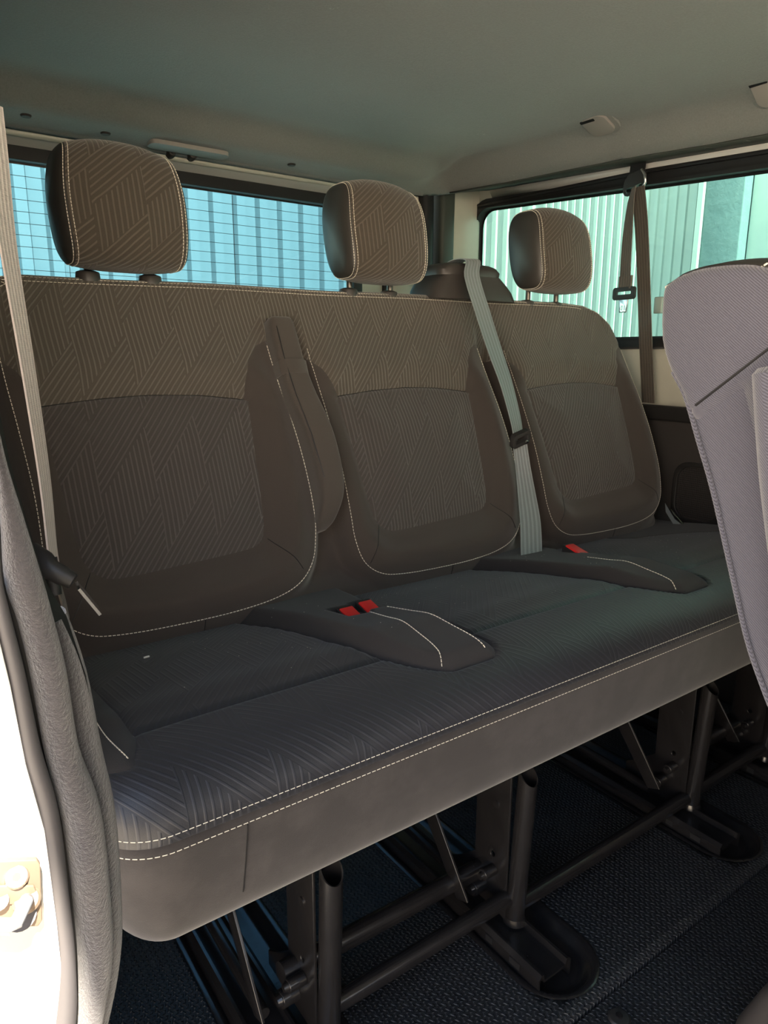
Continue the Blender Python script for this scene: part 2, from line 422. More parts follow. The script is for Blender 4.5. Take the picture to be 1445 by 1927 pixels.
for i in range(2):
    me2 = corr_sheet(1.04, 3.4, (0.052, 0.10)[i], (0.010, 0.014)[i]); me2.materials.append(MT['mint'])
    o = link('cladding_sheet', me2, None, b2, smooth=False)
    o.rotation_euler = (0, 0, -math.pi/2); o.location = (3.25, 3.0+1.04*(i+0.0)+0.0, -0.56)
MB().box((3.19, 2.01-0.05, -0.56), (3.215, 2.035-0.05, 2.84)).ob('edge_flashing', 'mint', b2, smooth=False)
p3 = MB().box((3.21, 1.775, -0.56), (3.50, 1.96, 2.84)).ob('wall_pier', 'pillar', bev=0.006)
tag(p3, 'rough dark teal rendered pier beside the mint corrugated wall', 'pillar')
p4 = MB().box((3.27, -1.2, -0.56), (3.50, 1.772, 2.84)).ob('rendered_wall', 'mintwall', bev=0.006)
tag(p4, 'smooth pale mint rendered wall at the right of the teal pier', 'wall')

# ------------------------------------------------------------------ van shell
# headliner
OUT = [(0.03, -1.35), (0.03, 1.868)] + [(1.44, 1.868)] + [(1.44+0.125*math.sin(math.radians(a)), 1.743+0.125*math.cos(math.radians(a))) for a in range(10, 90, 10)] + [(1.565, 1.743), (1.60, 1.45), (1.662, 0.95), (1.69, 0.5), (1.69, -1.35)]
OUT = np.array(OUT)
def ceil_surf(P):
    x, y = P[:, 0], P[:, 1]
    yr = 1.868 - y; xr = np.interp(y, [-1.9, 0.5, 0.95, 1.45, 1.743, 1.87], [1.69, 1.69, 1.662, 1.60, 1.565, 1.50])-x
    d = sdf(P, OUT)
    dr = np.where(xr < yr, 1.0, 0.0); wgt = sst(-0.10, 0.10, yr-xr)
    rear = np.interp(d, [0, .006, .03, .100, .115, .145, .165, .19, .6], [1.368, 1.376, 1.378, 1.386, 1.395, 1.427, 1.438, 1.442, 1.448])
    ze = np.interp(y, [0.5, 0.9, 1.25, 1.75], [1.345, 1.357, 1.372, 1.378])
    side = ze + np.interp(d, [0, .008, .03, .060, .085, .12, .16, .6], [0, .004, .014, .052, .070, .076, .078, .085])
    side = np.minimum(side, 1.448)
    z = rear*(1-wgt)+side*wgt
    # local pads around the grab handle caps
    for hx, hy in ((1.517, 1.185), (1.600, 0.86)):
        z = z + 0.012*np.exp(-(((x-hx)/0.05)**2+((y-hy)/0.06)**2)**2)*0
    return np.stack([x, y, z], 1)
cs = grid(0.03, 1.70, -1.36, 1.875, 0.012)
cin, _ = cs.cut(lambda P: sdf(P, OUT))
o = cin.ob('ceiling', ceil_surf, 'headliner', None, skirt=(0, 0, 0.03)); struct(o)
roof = MB().box((-0.065, -1.9, 1.47), (1.80, 2.02, 1.50)).ob('ceiling_roof_panel', 'white', bev=0.005); struct(roof); roof.name = 'trim_1'

# rear door with window opening (plane y = const)
YR = 1.915
outer = [(0.03, 0.0), (1.395, 0.0), (1.395, 1.40), (0.03, 1.40)]
hole = rrect(0.10, 0.93, 1.262, 1.334, 0.05)
o = MB().prism([outer, hole[::-1]], lambda a, b: (a, YR, b), (0, 0.035, 0)).ob('wall_rear', 'cream', ang=30); struct(o)
wn = MB().prism([rrect(0.088, 0.918, 1.274, 1.346, 0.055), rrect(0.120, 0.955, 1.243, 1.316, 0.045)[::-1]], lambda a, b: (a, YR-0.008, b), (0, 0.03, 0)).ob('window_1', 'rubber', ang=30, bev=0.004); struct(wn)
gl = MB().box((0.10, YR+0.022, 0.94), (1.262, YR+0.026, 1.33)).ob('pane', 'glass_rear', wn, smooth=False)
frit = MB().prism([rrect(0.11, 0.945, 1.252, 1.326, 0.04), rrect(0.135, 0.965, 1.235, 1.312, 0.035)[::-1]], lambda a, b: (a, YR+0.0205, b), (0, 0.001, 0)).ob('glass_border', 'frit', wn, smooth=False)
hw = MB()
for i in range(13):
    z = 0.972+i*0.0262; hw.box((0.14, YR+0.0200, z), (1.232, YR+0.0208, z+0.0011))
for x in (0.42, 0.86): hw.box((x, YR+0.0200, 0.965), (x+0.0012, YR+0.0208, 1.31))
hw = hw.ob('heater_wires', 'rubber', wn, smooth=False); hw['kind'] = 'stuff'
# bright folded lip under the headliner
o = MB().tube([(0.03, 1.880, 1.366), (0.7, 1.882, 1.368), (1.30, 1.884, 1.370), (1.45, 1.886, 1.368)], 0.009, 10).ob('trim_2', 'cream'); struct(o)
o = MB().prism([[(1.884, 1.372), (1.915, 1.356), (1.915, 1.347), (1.884, 1.36)]], lambda a, b: (0.03, a, b), (1.36, 0, 0)).ob('trim_3', 'white'); struct(o)
# door gap + inner frame + black seal + olive trim + D pillar
def col(name, x0, x1, y, m, dep=0.03, z0=0.0, z1=1.42, lean=0.0, bev=0.006):
    o = MB().add([(x0,y,z0),(x1,y,z0),(x1,y+dep,z0),(x0,y+dep,z0),(x0+lean,y,z1),(x1+lean,y,z1),(x1+lean,y+dep,z1),(x0+lean,y+dep,z1)],
             [(0,3,2,1),(4,5,6,7),(0,1,5,4),(1,2,6,5),(2,3,7,6),(3,0,4,7)]).ob(name, m, bev=bev); struct(o); return o
col('trim_4', 1.355, 1.372, 1.905, 'rubber')
col('trim_5', 1.372, 1.490, 1.885, 'cream', 0.05, bev=0.02)
col('trim_6', 1.488, 1.532, 1.855, 'rubber', 0.07, lean=-0.012, bev=0.012)
col('trim_7', 1.530, 1.590, 1.845, 'olive', 0.08, lean=0.012, bev=0.014)
col('trim_8', 1.592, 1.735, 1.865, 'cream', 0.05, bev=0.02, z1=1.45)
# side wall, x = 1.72
XS = 1.72
def sidewall(y, z): return (XS, y, z)
def win_loop(g_, r=0.07):
    # window outline: rear end y 1.90, sill z .905, header rising to the rear
    y1, y0, zs = 1.893-g_, -0.9, 0.905+g_
    zt = lambda y: 1.322+0.062*(y-0.9)-g_
    P = [(y0, zs)]
    P += [(y1-r+r*math.sin(math.radians(a)), zs+r-r*math.cos(math.radians(a))) for a in range(0, 91, 15)]
    P += [(y1-r+r*math.cos(math.radians(a)), zt(y1-r)-r+r*math.sin(math.radians(a))) for a in range(0, 91, 15)]
    P += [(y0, zt(y0))]; return P
outer = [(-1.5, 0.70), (1.90, 0.70), (1.90, 1.46), (-1.5, 1.42)]
o = MB().prism([outer, win_loop(0)[::-1]], sidewall, (0.035, 0, 0)).ob('wall_right', 'cream', ang=30); struct(o)
wn = MB().prism([win_loop(-0.006, 0.076), win_loop(0.022, 0.055)[::-1]], lambda y, z: (XS-0.010, y, z), (0.03, 0, 0)).ob('window_2', 'rubber', ang=30, bev=0.004); struct(wn)
L2 = win_loop(0.010, 0.065)
MB().prism([L2], lambda y, z: (XS+0.022, y, z), (0.004, 0, 0)).ob('pane', 'glass_side', wn, smooth=False)
MB().prism([win_loop(0.014, 0.06), win_loop(0.028, 0.05)[::-1]], lambda y, z: (XS+0.0205, y, z), (0.001, 0, 0)).ob('glass_border', 'frit', wn, smooth=False)
MB().box((XS+0.005, 1.148, 0.992), (XS+0.02, 1.172, 1.035)).ob('window_latch', 'mintwall', wn, bev=0.003)
MB().tube([(XS-0.010, 1.86, 1.392-0.022), (XS-0.01, 1.2, 1.353), (XS-0.01, 0.4, 1.304), (XS-0.01, -0.9, 1.222)], 0.006, 8).ob('inner_seal', 'rubber', wn)
# cant rail ledge between headliner and side window
def ledge(name, pts_a, pts_b, m, th=0.004):
    mb = MB(); n = len(pts_a)
    mb.add(list(pts_a)+list(pts_b), [(i, i+1, n+i+1, n+i) for i in range(n-1)]); o = mb.ob(name, m)
    md = o.modifiers.new('thick', 'SOLIDIFY'); md.thickness = th; md.offset = 0; struct(o); return o
ys = [1.80, 1.6, 1.4, 1.2, 1.0, 0.8, 0.5, -1.0]
ze = [float(np.interp(y, [0.5, 0.9, 1.25, 1.75], [1.345, 1.357, 1.372, 1.378])) for y in ys]
xe = [float(np.interp(y, [-1.9, 0.5, 0.95, 1.45, 1.743, 1.87], [1.69, 1.69, 1.662, 1.60, 1.565, 1.50])) for y in ys]
A_ = [(x-0.004, y, z-0.0) for x, y, z in zip(xe, ys, ze)]
B_ = [(1.700, y, 1.322+0.062*(y-0.9)+0.030) for y in ys]
ledge('trim_9', A_, B_, MT['olive'])
C_ = [(1.722, y, 1.322+0.062*(y-0.9)+0.004) for y in ys]
ledge('trim_10', B_, C_, 'white')
for i, y in enumerate((1.50, 1.36, 1.24, 1.02, 0.93)):
    x = float(np.interp(y, ys[::-1], [(a[0]+b[0])/2 for a, b in zip(A_, B_)][::-1])); z = float(np.interp(y, ys[::-1], [(a[2]+b[2])/2 for a, b in zip(A_, B_)][::-1]))
    o = MB().tube([(x, y, z-0.003), (x, y, z+0.004)], 0.011, 10, flat=1.8).ob('trim_%d' % (11+i), 'olive', bev=0.001); struct(o)

# black lower side panel with speaker grille
t = struct(MB().prism([[( -1.5, 0.0), (1.88, 0.0), (1.88, 0.752), (-1.5, 0.735)]], lambda y, z: (1.694, y, z), (0.03, 0, 0)).ob('trim_20', 'panel_dark', bev=0.003))
MB().prism([[(-1.5, 0.700), (1.88, 0.716), (1.88, 0.756), (-1.5, 0.740)]], lambda y, z: (1.680, y, z), (0.02, 0, 0)).ob('top_rail', 'black_plastic', t, bev=0.006)
MB().prism([rrect(0.90, 0.45, 1.045, 0.612, 0.045), rrect(0.912, 0.462, 1.033, 0.60, 0.038)[::-1]], lambda y, z: (1.688, y, z), (0.01, 0, 0)).ob('speaker_rim', 'black_plastic', t, bev=0.002)
gm = MB()
for i in range(22):
    for j in range(24):
        y, z = 0.918+i*0.0052, 0.468+j*0.0055
        gm.add([(1.690, y, z), (1.690, y+0.0026, z), (1.690, y+0.0026, z+0.0028), (1.690, y, z+0.0028), (1.694, y+0.0013, z+0.0014)], [(0,1,2,3),(0,1,4),(1,2,4),(2,3,4),(3,0,4)])
gq = gm.ob('speaker_grille', 'rubber', t, smooth=False); gq['kind'] = 'stuff'
# left rear quarter behind the door pillar
struct(MB().box((0.010, 0.60, 0.0), (0.03, 1.95, 1.44)).ob('wall_left', 'panel_dark', bev=0.003))

# unseen front cabin added to block light: dashboard, front door and lower screen frame
struct(MB().prism([[(-1.95, 0.0), (-1.95, 1.0), (-1.75, 1.02), (-1.45, .88), (-1.38, .55), (-1.45, 0.0)]], lambda y, z: (0.0, y, z), (1.72, 0, 0)).ob('trim_31', 'panel_dark', bev=.02))
struct(MB().box((-0.03, -1.9, 0.0), (0.02, -0.72, 0.92)).ob('door_1', 'panel_dark', bev=.005))
struct(MB().box((-0.03, -0.80, 0.9), (0.02, -0.72, 1.46)).ob('trim_32', 'cream', bev=.005))
# floor: two rubber mats with dished rail wells cut into them
WX = [0.235+0.0, 0.645, 1.117, 1.415]; WL = [(x+0.0, x+0.132) for x in WX]
WL[0] = (0.270, 0.402)
def well_poly(x0, x1, y0=0.50, y1=1.45):
    r = (x1-x0)/2; cx_ = (x0+x1)/2
    return [(cx_+r*math.cos(math.radians(a)), y0+r+r*math.sin(math.radians(a))) for a in range(180, 361, 12)] + [(x1, y1), (x0, y1)]
wells = [np.array(well_poly(*q)) for q in WL]
fs_ = grid(0.02, 1.70, 0.478, 1.93, 0.02)
for wp in wells: _, fs_ = fs_.cut(lambda P, wp=wp: sdf(P, wp))
flat = lambda z: (lambda P: np.stack([P[:, 0], P[:, 1], np.full(len(P), z)], 1))
o = fs_.ob('floor', flat(0.0), 'floor', None, skirt=(0, 0, -0.02)); struct(o)
o = MB().box((-0.02, -1.9, -0.02), (1.70, 0.4745, -0.0005)).ob('floor_front_mat', 'floor', bev=0.0015); o.name = 'floor.001'; struct(o)
struct(MB().box((-0.02, -1.9, -0.06), (1.72, 1.95, -0.03)).ob('floor_base', 'rubber', smooth=False)).name = 'floor.002'
for x, y in ((0.714, 0.445), (1.27, 0.447)):
    o = MB().tube([(x, y, -0.001), (x, y, 0.0025)], [0.016, 0.013], 20).ob('floor_fastener', 'black_plastic', bev=0.0008); struct(o); o.name = 'trim_30'
    MB().tube([(x, y, 0.0025), (x, y, 0.0045)], 0.005, 6).ob('bolt_head', 'steel', o, smooth=False)
#SPLIT_BENCH
# ------------------------------------------------------------------ rear bench
bench = thing('rear_bench_seat', 'three-seat rear bench in dark charcoal cloth with cream topstitching and red buckles', 'seat')
TA = math.radians(22.8)
BP = np.array([0, .99, .45]); BN = np.array([0, -math.cos(TA), math.sin(TA)]); BT = np.array([0, math.sin(TA), math.cos(TA)])
SEATS = (0.35, 0.86, 1.37)
STC = spline([(-.205,.72),(-.205,.52),(-.203,.43),(-.197,.35),(-.191,.25),(-.192,.16),(-.193,.11),(-.182,.066),(-.150,.040),(-.10,.031),(-.02,.028),(.07,.029),(.145,.037),(.193,.054),(.223,.085),(.237,.125),(.244,.17),(.244,.25),(.238,.33),(.229,.40),(.224,.47),(.224,.55),(.224,.72)], 5)
INS = spline([(-.160,.380),(-.08,.390),(0,.394),(.08,.391),(.158,.380),(.163,.366),(.158,.30),(.151,.20),(.146,.155),(.136,.134),(.110,.124),(0,.117),(-.09,.113),(-.122,.120),(-.140,.142),(-.147,.18),(-.156,.28),(-.164,.366)], 5, True)
OUTB = np.array([(.150,-.02),(.118,.03),(.108,.15),(.108,.45),(.114,.53),(.130,.572),(.155,.592),(.20,.600),(.8,.607),(1.2,.611),(1.44,.612),(1.51,.608),(1.555,.594),(1.595,.562),(1.622,.52),(1.648,.43),(1.664,.32),(1.668,.22),(1.655,.13),(1.63,.06),(1.59,.01),(1.50,-.02),(1.18,-.035),(1.10,-.02),(.8,-.03)])
UPB = []
for c in SEATS:
    UPB += [(c-.262,.485),(c-.215,.462),(c-.188,.435),(c-.170,.400),(c-.163,.381),(c-.08,.391),(c,.395),(c+.08,.392),(c+.158,.381),(c+.163,.41),(c+.176,.448),(c+.20,.478),(c+.235,.496)]
UPB = np.array([(0.0, .485)]+UPB+[(1.80, .50), (1.80, .80), (0.0, .80)])
def ridge(d, w_=0.004, dep=0.003): return -dep*np.exp(-(d/w_)**2)
def back_h(P):
    x, t = P[:, 0], P[:, 1]
    h = 0.014*np.sin(np.clip(t/.6, 0, 1)*math.pi)
    up = sst(.36, .56, t)
    best = np.full(len(P), -9.0)
    for c in SEATS:
        q = P-np.array([c, 0]); near = np.abs(q[:, 0]) < .34
        dS = sdf(q, STC); dI = sdf(q, INS)
        best = np.maximum(best, dS)
        b = 0.020*sst(0.0, 0.060, -dI)*sst(-0.012, 0.045, dS)
        crown = 0.012*sst(0, .09, dI)
        h = h + np.where(dS > -0.012, b*(1-up) + 0, 0) + crown*(1-up) + np.where(near, ridge(dI), 0)*(1-sst(.396, .42, t)) + np.where(t < .5, ridge(dS+.003, .003, .002), 0)
    gfade = 1-sst(.44, .56, t)
    side = sst(0.0, 0.028, -best)
    deep = 0.038 + 0.030*np.exp(-((x-1.155)/.03)**2)
    h = h - side*gfade*deep*sst(.02, .07, t) - side*0.012*(1-sst(.02, .07, t))
    h = h + 0.006*np.sin(x*14+1)*up*0.3
    dU = sdf(P, UPB); h = h + np.where(np.abs(dU) < .02, ridge(dU, .003, .0018), 0)
    # top twin seams
    dO = sdf(P, OUTB)
    h = h + ridge(dO-.009, .002, .0015)*(t > .5) + 0.0015*np.exp(-((dO-.013)/.004)**2)*(t > .5)
    r = 0.040*(1-sst(.50, .59, t)) + 0.014*sst(.50, .59, t)
    e = np.clip(dO, 0, r); h = h - r + np.sqrt(np.maximum(0, r*r-(r-e)**2)) + 0.0
    return h
def back_surf(P, off=0.0):
    h = back_h(P)+off
    return BP[None]+np.stack([P[:, 0], np.zeros(len(P)), np.zeros(len(P))], 1)+P[:, 1:2]*BT[None]+h[:, None]*BN[None]
bs = grid(.10, 1.68, -.04, .62, .0045)
bs, _ = bs.cut(lambda P: sdf(P, OUTB))
upper, rest = bs.cut(lambda P: sdf(P, UPB))
backrest = upper.ob('backrest', back_surf, 'cloth_top', bench)
for i, c in enumerate(SEATS):
    ins, rest = rest.cut(lambda P: sdf(P-np.array([c, 0]), INS))
    ins.ob('back_insert', back_surf, 'cloth_insert', backrest, uvf=lambda P, i=i: P+np.array([i*.013, .04]))
    bol, rest = rest.cut(lambda P: sdf(P-np.array([c, 0]), STC))
    bol.ob('side_bolster', back_surf, 'plain', backrest, uvf=lambda P: P)
rest.ob('back_cover', back_surf, 'plain', backrest)
# shell behind the covers
sh = MB(); oo = resample(np.vstack([OUTB, OUTB[:1]]), 0.012)[:-1]; n = len(oo); rings = []
f3 = lambda q, h: BP+np.array([q[0], 0, 0])+q[1]*BT+h*BN
e0 = back_h(oo)
for k, (ins_, dh) in enumerate(((0.0, 0.0), (-.001, -.02), (0.0, -.075), (.03, -.10))):
    cc = np.array([.88, .29]); rings.append([f3(q+(cc-q)*ins_*1.0, (e0[i] if k == 0 else -0.014+dh if k < 3 else dh)) for i, q in enumerate(oo)])
vs = [v for r_ in rings for v in r_]; fs = [(k*n+i, k*n+(i+1) % n, (k+1)*n+(i+1) % n, (k+1)*n+i) for k in range(3) for i in range(n)]+[tuple(3*n+i for i in range(n))]
sh.add(vs, fs).ob('back_shell', 'leather', bench, ang=60)
# topstitching on the back
pa = []
for c in SEATS:
    q = STC[(STC[:, 1] < .49)]+np.array([c, 0]); pa.append(q)
stitch_ob(pa, back_surf, backrest, off=0.0004)
tops = [np.array([(.122,.50),(.140,.563),(.165,.584),(.20,.591),(.8,.598),(1.2,.602),(1.44,.603),(1.505,.599),(1.545,.586),(1.585,.555),(1.61,.52),(1.628,.47)]),
        np.array([(.130,.50),(.149,.556),(.172,.576),(.20,.583),(.8,.590),(1.2,.594),(1.44,.595),(1.49,.591)])]
stitch_ob([spline(q, 6) for q in tops], back_surf, backrest, off=0.0004)
# short seam tails
sm = MB()
for c in SEATS:
    A = back_surf(resample(np.array([(c-.162,.381),(c-.08,.390),(c,.394),(c+.08,.391),(c+.158,.381)]), .006), .0001); sm.tube([tuple(v) for v in A], .0009, 5)
    for seg in (((.148,.136),(.20,.075)), ((-.135,.128),(-.172,.062)), ((.02,.028),(.015,-.02))):
        q = resample(np.array([(c+a, b) for a, b in seg]), .01); A = back_surf(q, .0004)
        sm.tube([tuple(v) for v in A], .0007, 5)
sm.ob('seam', 'rubber', backrest)['kind'] = 'stuff'

# armrest folded up between the left and middle seats
ar = MB()
prof = [(.530,.590,.620,.022),(.520,.579,.627,.034),(.47,.577,.629,.038),(.43,.578,.630,.041),(.38,.581,.636,.046),(.31,.591,.647,.056),(.24,.597,.649,.057),(.19,.597,.643,.052),(.150,.592,.626,.030),(.135,.597,.612,.010)]
pr = spline(prof, 5); k = 0; vs = []; ns = 40
for t_, xl, xr, hh in pr:
    cxm = (xl+xr)/2; wd = (xr-xl)/2; lo = -.04
    for j in range(ns):
        a = 2*math.pi*j/ns; ca, sa = math.cos(a), math.sin(a)
        sx = math.copysign(abs(ca)**.32, ca)*wd; sh_ = (hh-lo)/2*math.copysign(abs(sa)**.32, sa)+(hh+lo)/2
        vs.append(BP+np.array([cxm+sx, 0, 0])+t_*BT+sh_*BN)
kk = len(pr); fs = [(i*ns+j, i*ns+(j+1) % ns, (i+1)*ns+(j+1) % ns, (i+1)*ns+j) for i in range(kk-1) for j in range(ns)]+[tuple(range(ns)), tuple((kk-1)*ns+j for j in range(ns))]
ar.add(vs, fs, [(v[0], v[2]) for v in vs]); arm = ar.ob('armrest', 'arm_cloth', bench, ang=70)
# webbing pull across the top of the armrest
q = [BP+np.array([x, 0, 0])+.428*BT+h*BN for x, h in ((.5755,.005),(.577,.034),(.586,.0420),(.603,.0435),(.621,.0420),(.6305,.034),(.632,.005))]
MB().ribbon([tuple(v) for v in q], tuple(BT*.026), .002).ob('pull_strap', 'arm_cloth', arm)
lx = MB()
for xx in (.585, .628):
    P_ = [BP+np.array([x, 0, 0])+t_*BT+(h+.0006)*BN for t_, x, h in ((.505, xx+.001, .0365), (.44, xx+.001, .0405), (.38, xx+.004, .0460), (.30, xx+.012, .0560), (.22, xx+.018, .0570))]
    if xx > .6: continue
    lx.tube([tuple(v) for v in P_], .0008, 5)
lx.ob('edge_seam', 'rubber', arm)

# seat cushion: profile (y, z) swept along x
PR = spline([(.600,.330),(.575,.334),(.563,.348),(.558,.385),(.556,.425),(.556,.452),(.563,.474),(.585,.493),(.625,.503),(.69,.500),(.80,.488),(.90,.472),(1.0,.456),(1.08,.45)], 8)
PL = np.r_[0, np.cumsum(np.linalg.norm(np.diff(PR, axis=0), axis=1))]; PT = np.gradient(PR, PL, axis=0)
def s_at_y(y): i = np.argmax(PR[:, 1]); return float(np.interp(y, PR[60:, 0], PL[60:]))
def s_at_z(z): m_ = (PL > 0.04) & (PR[:, 1] < .476) & (PL < .2); return float(np.interp(z, PR[m_, 1], PL[m_]))
S_LO, S_HI, S_SEAM, S_END = s_at_z(.4405), s_at_z(.457), s_at_y(.675), PL[-1]
X0, X1 = .108, 1.66
CON = spline([(.42,1.05),(.438,.95),(.452,.87),(.463,.77),(.478,.69),(.500,.632),(.535,.604),(.575,.597),(.608,.603),(.624,.622),(.628,.66),(.624,.74),(.617,.83),(.618,.89),(.632,.95),(.65,1.05)], 5)
CONS = [np.array([(x+dx, s_at_y(y)) for x, y in CON]) for dx in (0, .505)]
LST = np.array([(.0,S_END+.1),(.0,s_at_y(.60)),(.150,s_at_y(.612)),(.166,s_at_y(.66)),(.166,S_END+.1)])
RST = np.array([(1.36,S_END+.1),(1.37,s_at_y(.925)),(1.43,s_at_y(.895)),(1.50,s_at_y(.865)),(1.58,s_at_y(.80)),(1.605,s_at_y(.62)),(1.8,s_at_y(.62)),(1.8,S_END+.1)])
def cush_surf(P, off=0.0):
    x, s = P[:, 0], P[:, 1]
    y = np.interp(s, PL, PR[:, 0]); z = np.interp(s, PL, PR[:, 1]); ty = np.interp(s, PL, PT[:, 0]); tz = np.interp(s, PL, PT[:, 1])
    L = np.hypot(ty, tz); ny, nz = -tz/L, ty/L
    h = np.zeros(len(P))
    dCs = np.maximum(sdf(P, CONS[0]), sdf(P, CONS[1]))
    h = h + np.where(s > S_SEAM-.2, ridge(s-S_SEAM, .004, .004), 0)*(x > .166)*(dCs < 0)
    # seat pads crown gently between the buckle consoles
    padx = np.minimum.reduce([np.abs(x-c)for c in (.345, .805, 1.345)])
    h = h + .010*(1-sst(.05, .24, padx))*sst(S_SEAM-.06, S_SEAM+.10, s)*(1-sst(S_END-.2, S_END-.05, s))*0.6
    h = h + .006*np.exp(-((s-(S_SEAM+.05))/.03)**2)*0.5
    for cp in CONS:
        dC = sdf(P, cp); h = h + np.where(dC > -.03, .020*sst(0, .026, dC)*(.40+.60*sst(.60, .74, np.interp(s, PL, PR[:, 0]))) + ridge(dC, .003, .004), 0)
    for st in (LST, RST): dC = sdf(P, st); h = h + np.where(np.abs(dC) < .02, ridge(dC, .003, .002), 0)
    h = h + ridge(s-(S_LO+S_HI)/2, .0025, .002)
    for bx, by in BK: # recesses around the buckles
        db = sdf(P, np.array([(bx-.018, s_at_y(by-.026)), (bx+.019, s_at_y(by-.026)), (bx+.019, s_at_y(by+.032)), (bx-.018, s_at_y(by+.032))]))
        h = h - .022*sst(-.004, .003, db)
    h = h+off
    y = y+ny*h; z = z+nz*h
    dx = np.clip(np.minimum(x-X0, X1-x), 0, .06); c = .06-np.sqrt(np.maximum(0, .06**2-(.06-dx)**2))
    y = y + c*(1-sst(.62, .80, y)); z = z - c*.25*sst(.46, .5, z) + (c/.06)**1.0*.05*(1-sst(.33, .40, z)) - .012*np.exp(-(x-X0)/.10)*0
    return np.stack([x, y, z], 1)
BK = [(.539, .838), (.583, .852)]
cu = grid(X0, X1, 0.0, S_END, .0055)
lowf, topf = cu.cut(lambda P: (S_LO+S_HI)/2-P[:, 1])
cushion = lowf.ob('seat_cushion', cush_surf, 'skirt_cloth', bench)
cons = []
for cp in CONS:
    a, topf = topf.cut(lambda P: sdf(P, cp)); cons.append(a.ob('buckle_console', cush_surf, 'plain_cushion', cushion))
for st in (LST, RST):
    a, topf = topf.cut(lambda P: sdf(P, st)); a.ob('side_strip', cush_surf, 'plain_cushion', cushion)
rear_p, front_p = topf.cut(lambda P: P[:, 1]-S_SEAM)
rear_p.ob('rear_panel', cush_surf, 'cloth_cushion', cushion, uvf=lambda P: P+np.array([.03, .02]))
front_p.ob('front_panel', cush_surf, 'cloth_cushion', cushion, uvf=lambda P: P*np.array([-1, 1])+np.array([0, .05]))
# underside and ends
q = np.stack([np.full(40, X0), np.linspace(0, S_END, 40)], 1); q2 = q.copy(); q2[:, 0] = X1
ca, cb = cush_surf(q), cush_surf(q2); ub = MB()
ub.add([tuple(v) for v in ca]+[(X0, 1.08, .33)], [tuple(range(41))]); ub.add([tuple(v) for v in cb]+[(X1, 1.08, .33)], [tuple(range(41))])
ub.add([(X0+.05,.60,.331),(X1-.05,.60,.331),(X1-.02,1.10,.331),(X0+.02,1.10,.331)], [(0,1,2,3)])
ub.ob('underside', 'plain_cushion', cushion, smooth=False)
xs = np.linspace(X0+.004, X1-.004, 300)
stitch_ob([np.stack([xs, np.full(300, S_LO)], 1), np.stack([xs, np.full(300, S_HI)], 1)], cush_surf, cushion, off=.0002, dash=.0045, gap=.0020, w_=.0009, h=.0006)
P2 = lambda L, dx=0: spline([(x+dx, s_at_y(y)) for x, y in L], 8)
cst = []
for dx in (0, .505):
    cst += [P2([(.552,.812),(.552,.744),(.546,.674),(.538,.635),(.526,.612)], dx), P2([(.588,.812),(.597,.76),(.602,.70),(.604,.65),(.602,.612)], dx)]
cst.pop()
cst += [P2([(.146,.86),(.143,.70),(.150,.622)]), np.array([(1.37,s_at_y(.925)),(1.43,s_at_y(.895)),(1.50,s_at_y(.865)),(1.58,s_at_y(.80))])]
stitch_ob(cst, cush_surf, cushion, off=.0004)
# vertical seam tail near the left end of the front
A = cush_surf(np.array([(.236, S_LO-.002), (.233, S_LO-.04), (.230, .06)]), .0004)
MB().tube([tuple(v) for v in A], .0008, 5).ob('seam', 'rubber', cushion)
# buckles
for i, (bx, by) in enumerate(BK+[(1.098, .875)]):
    z = float(cush_surf(np.array([[bx, s_at_y(by)]]))[0, 2])
    tlt = .010
    h0 = .004 if i < 2 else -.006
    b = MB().add([(bx-.014,by-.024,z-.012),(bx+.014,by-.024,z-.012),(bx+.014,by+.025,z-.012),(bx-.014,by+.025,z-.012),
                  (bx-.014,by-.024,z+h0+.004),(bx+.014,by-.024,z+h0+.004),(bx+.014,by+.025,z+h0+.018),(bx-.014,by+.025,z+h0+.018)],
                 [(0,3,2,1),(4,5,6,7),(0,1,5,4),(1,2,6,5),(2,3,7,6),(3,0,4,7)]).ob('buckle', 'black_plastic', bench, bev=.0015)
    zz = z+h0
    MB().add([(bx-.012,by-.025,zz+.002),(bx+.012,by-.025,zz+.002),(bx+.012,by+.018,zz+.014),(bx-.012,by+.018,zz+.014),
              (bx-.012,by-.025,zz+.0075),(bx+.012,by-.025,zz+.0075),(bx+.012,by+.018,zz+.0185),(bx-.012,by+.018,zz+.0185)],
             [(0,3,2,1),(4,5,6,7),(0,1,5,4),(1,2,6,5),(2,3,7,6),(3,0,4,7)]).ob('release_button', 'red', b, bev=.0015)['label'] = 'red release button'

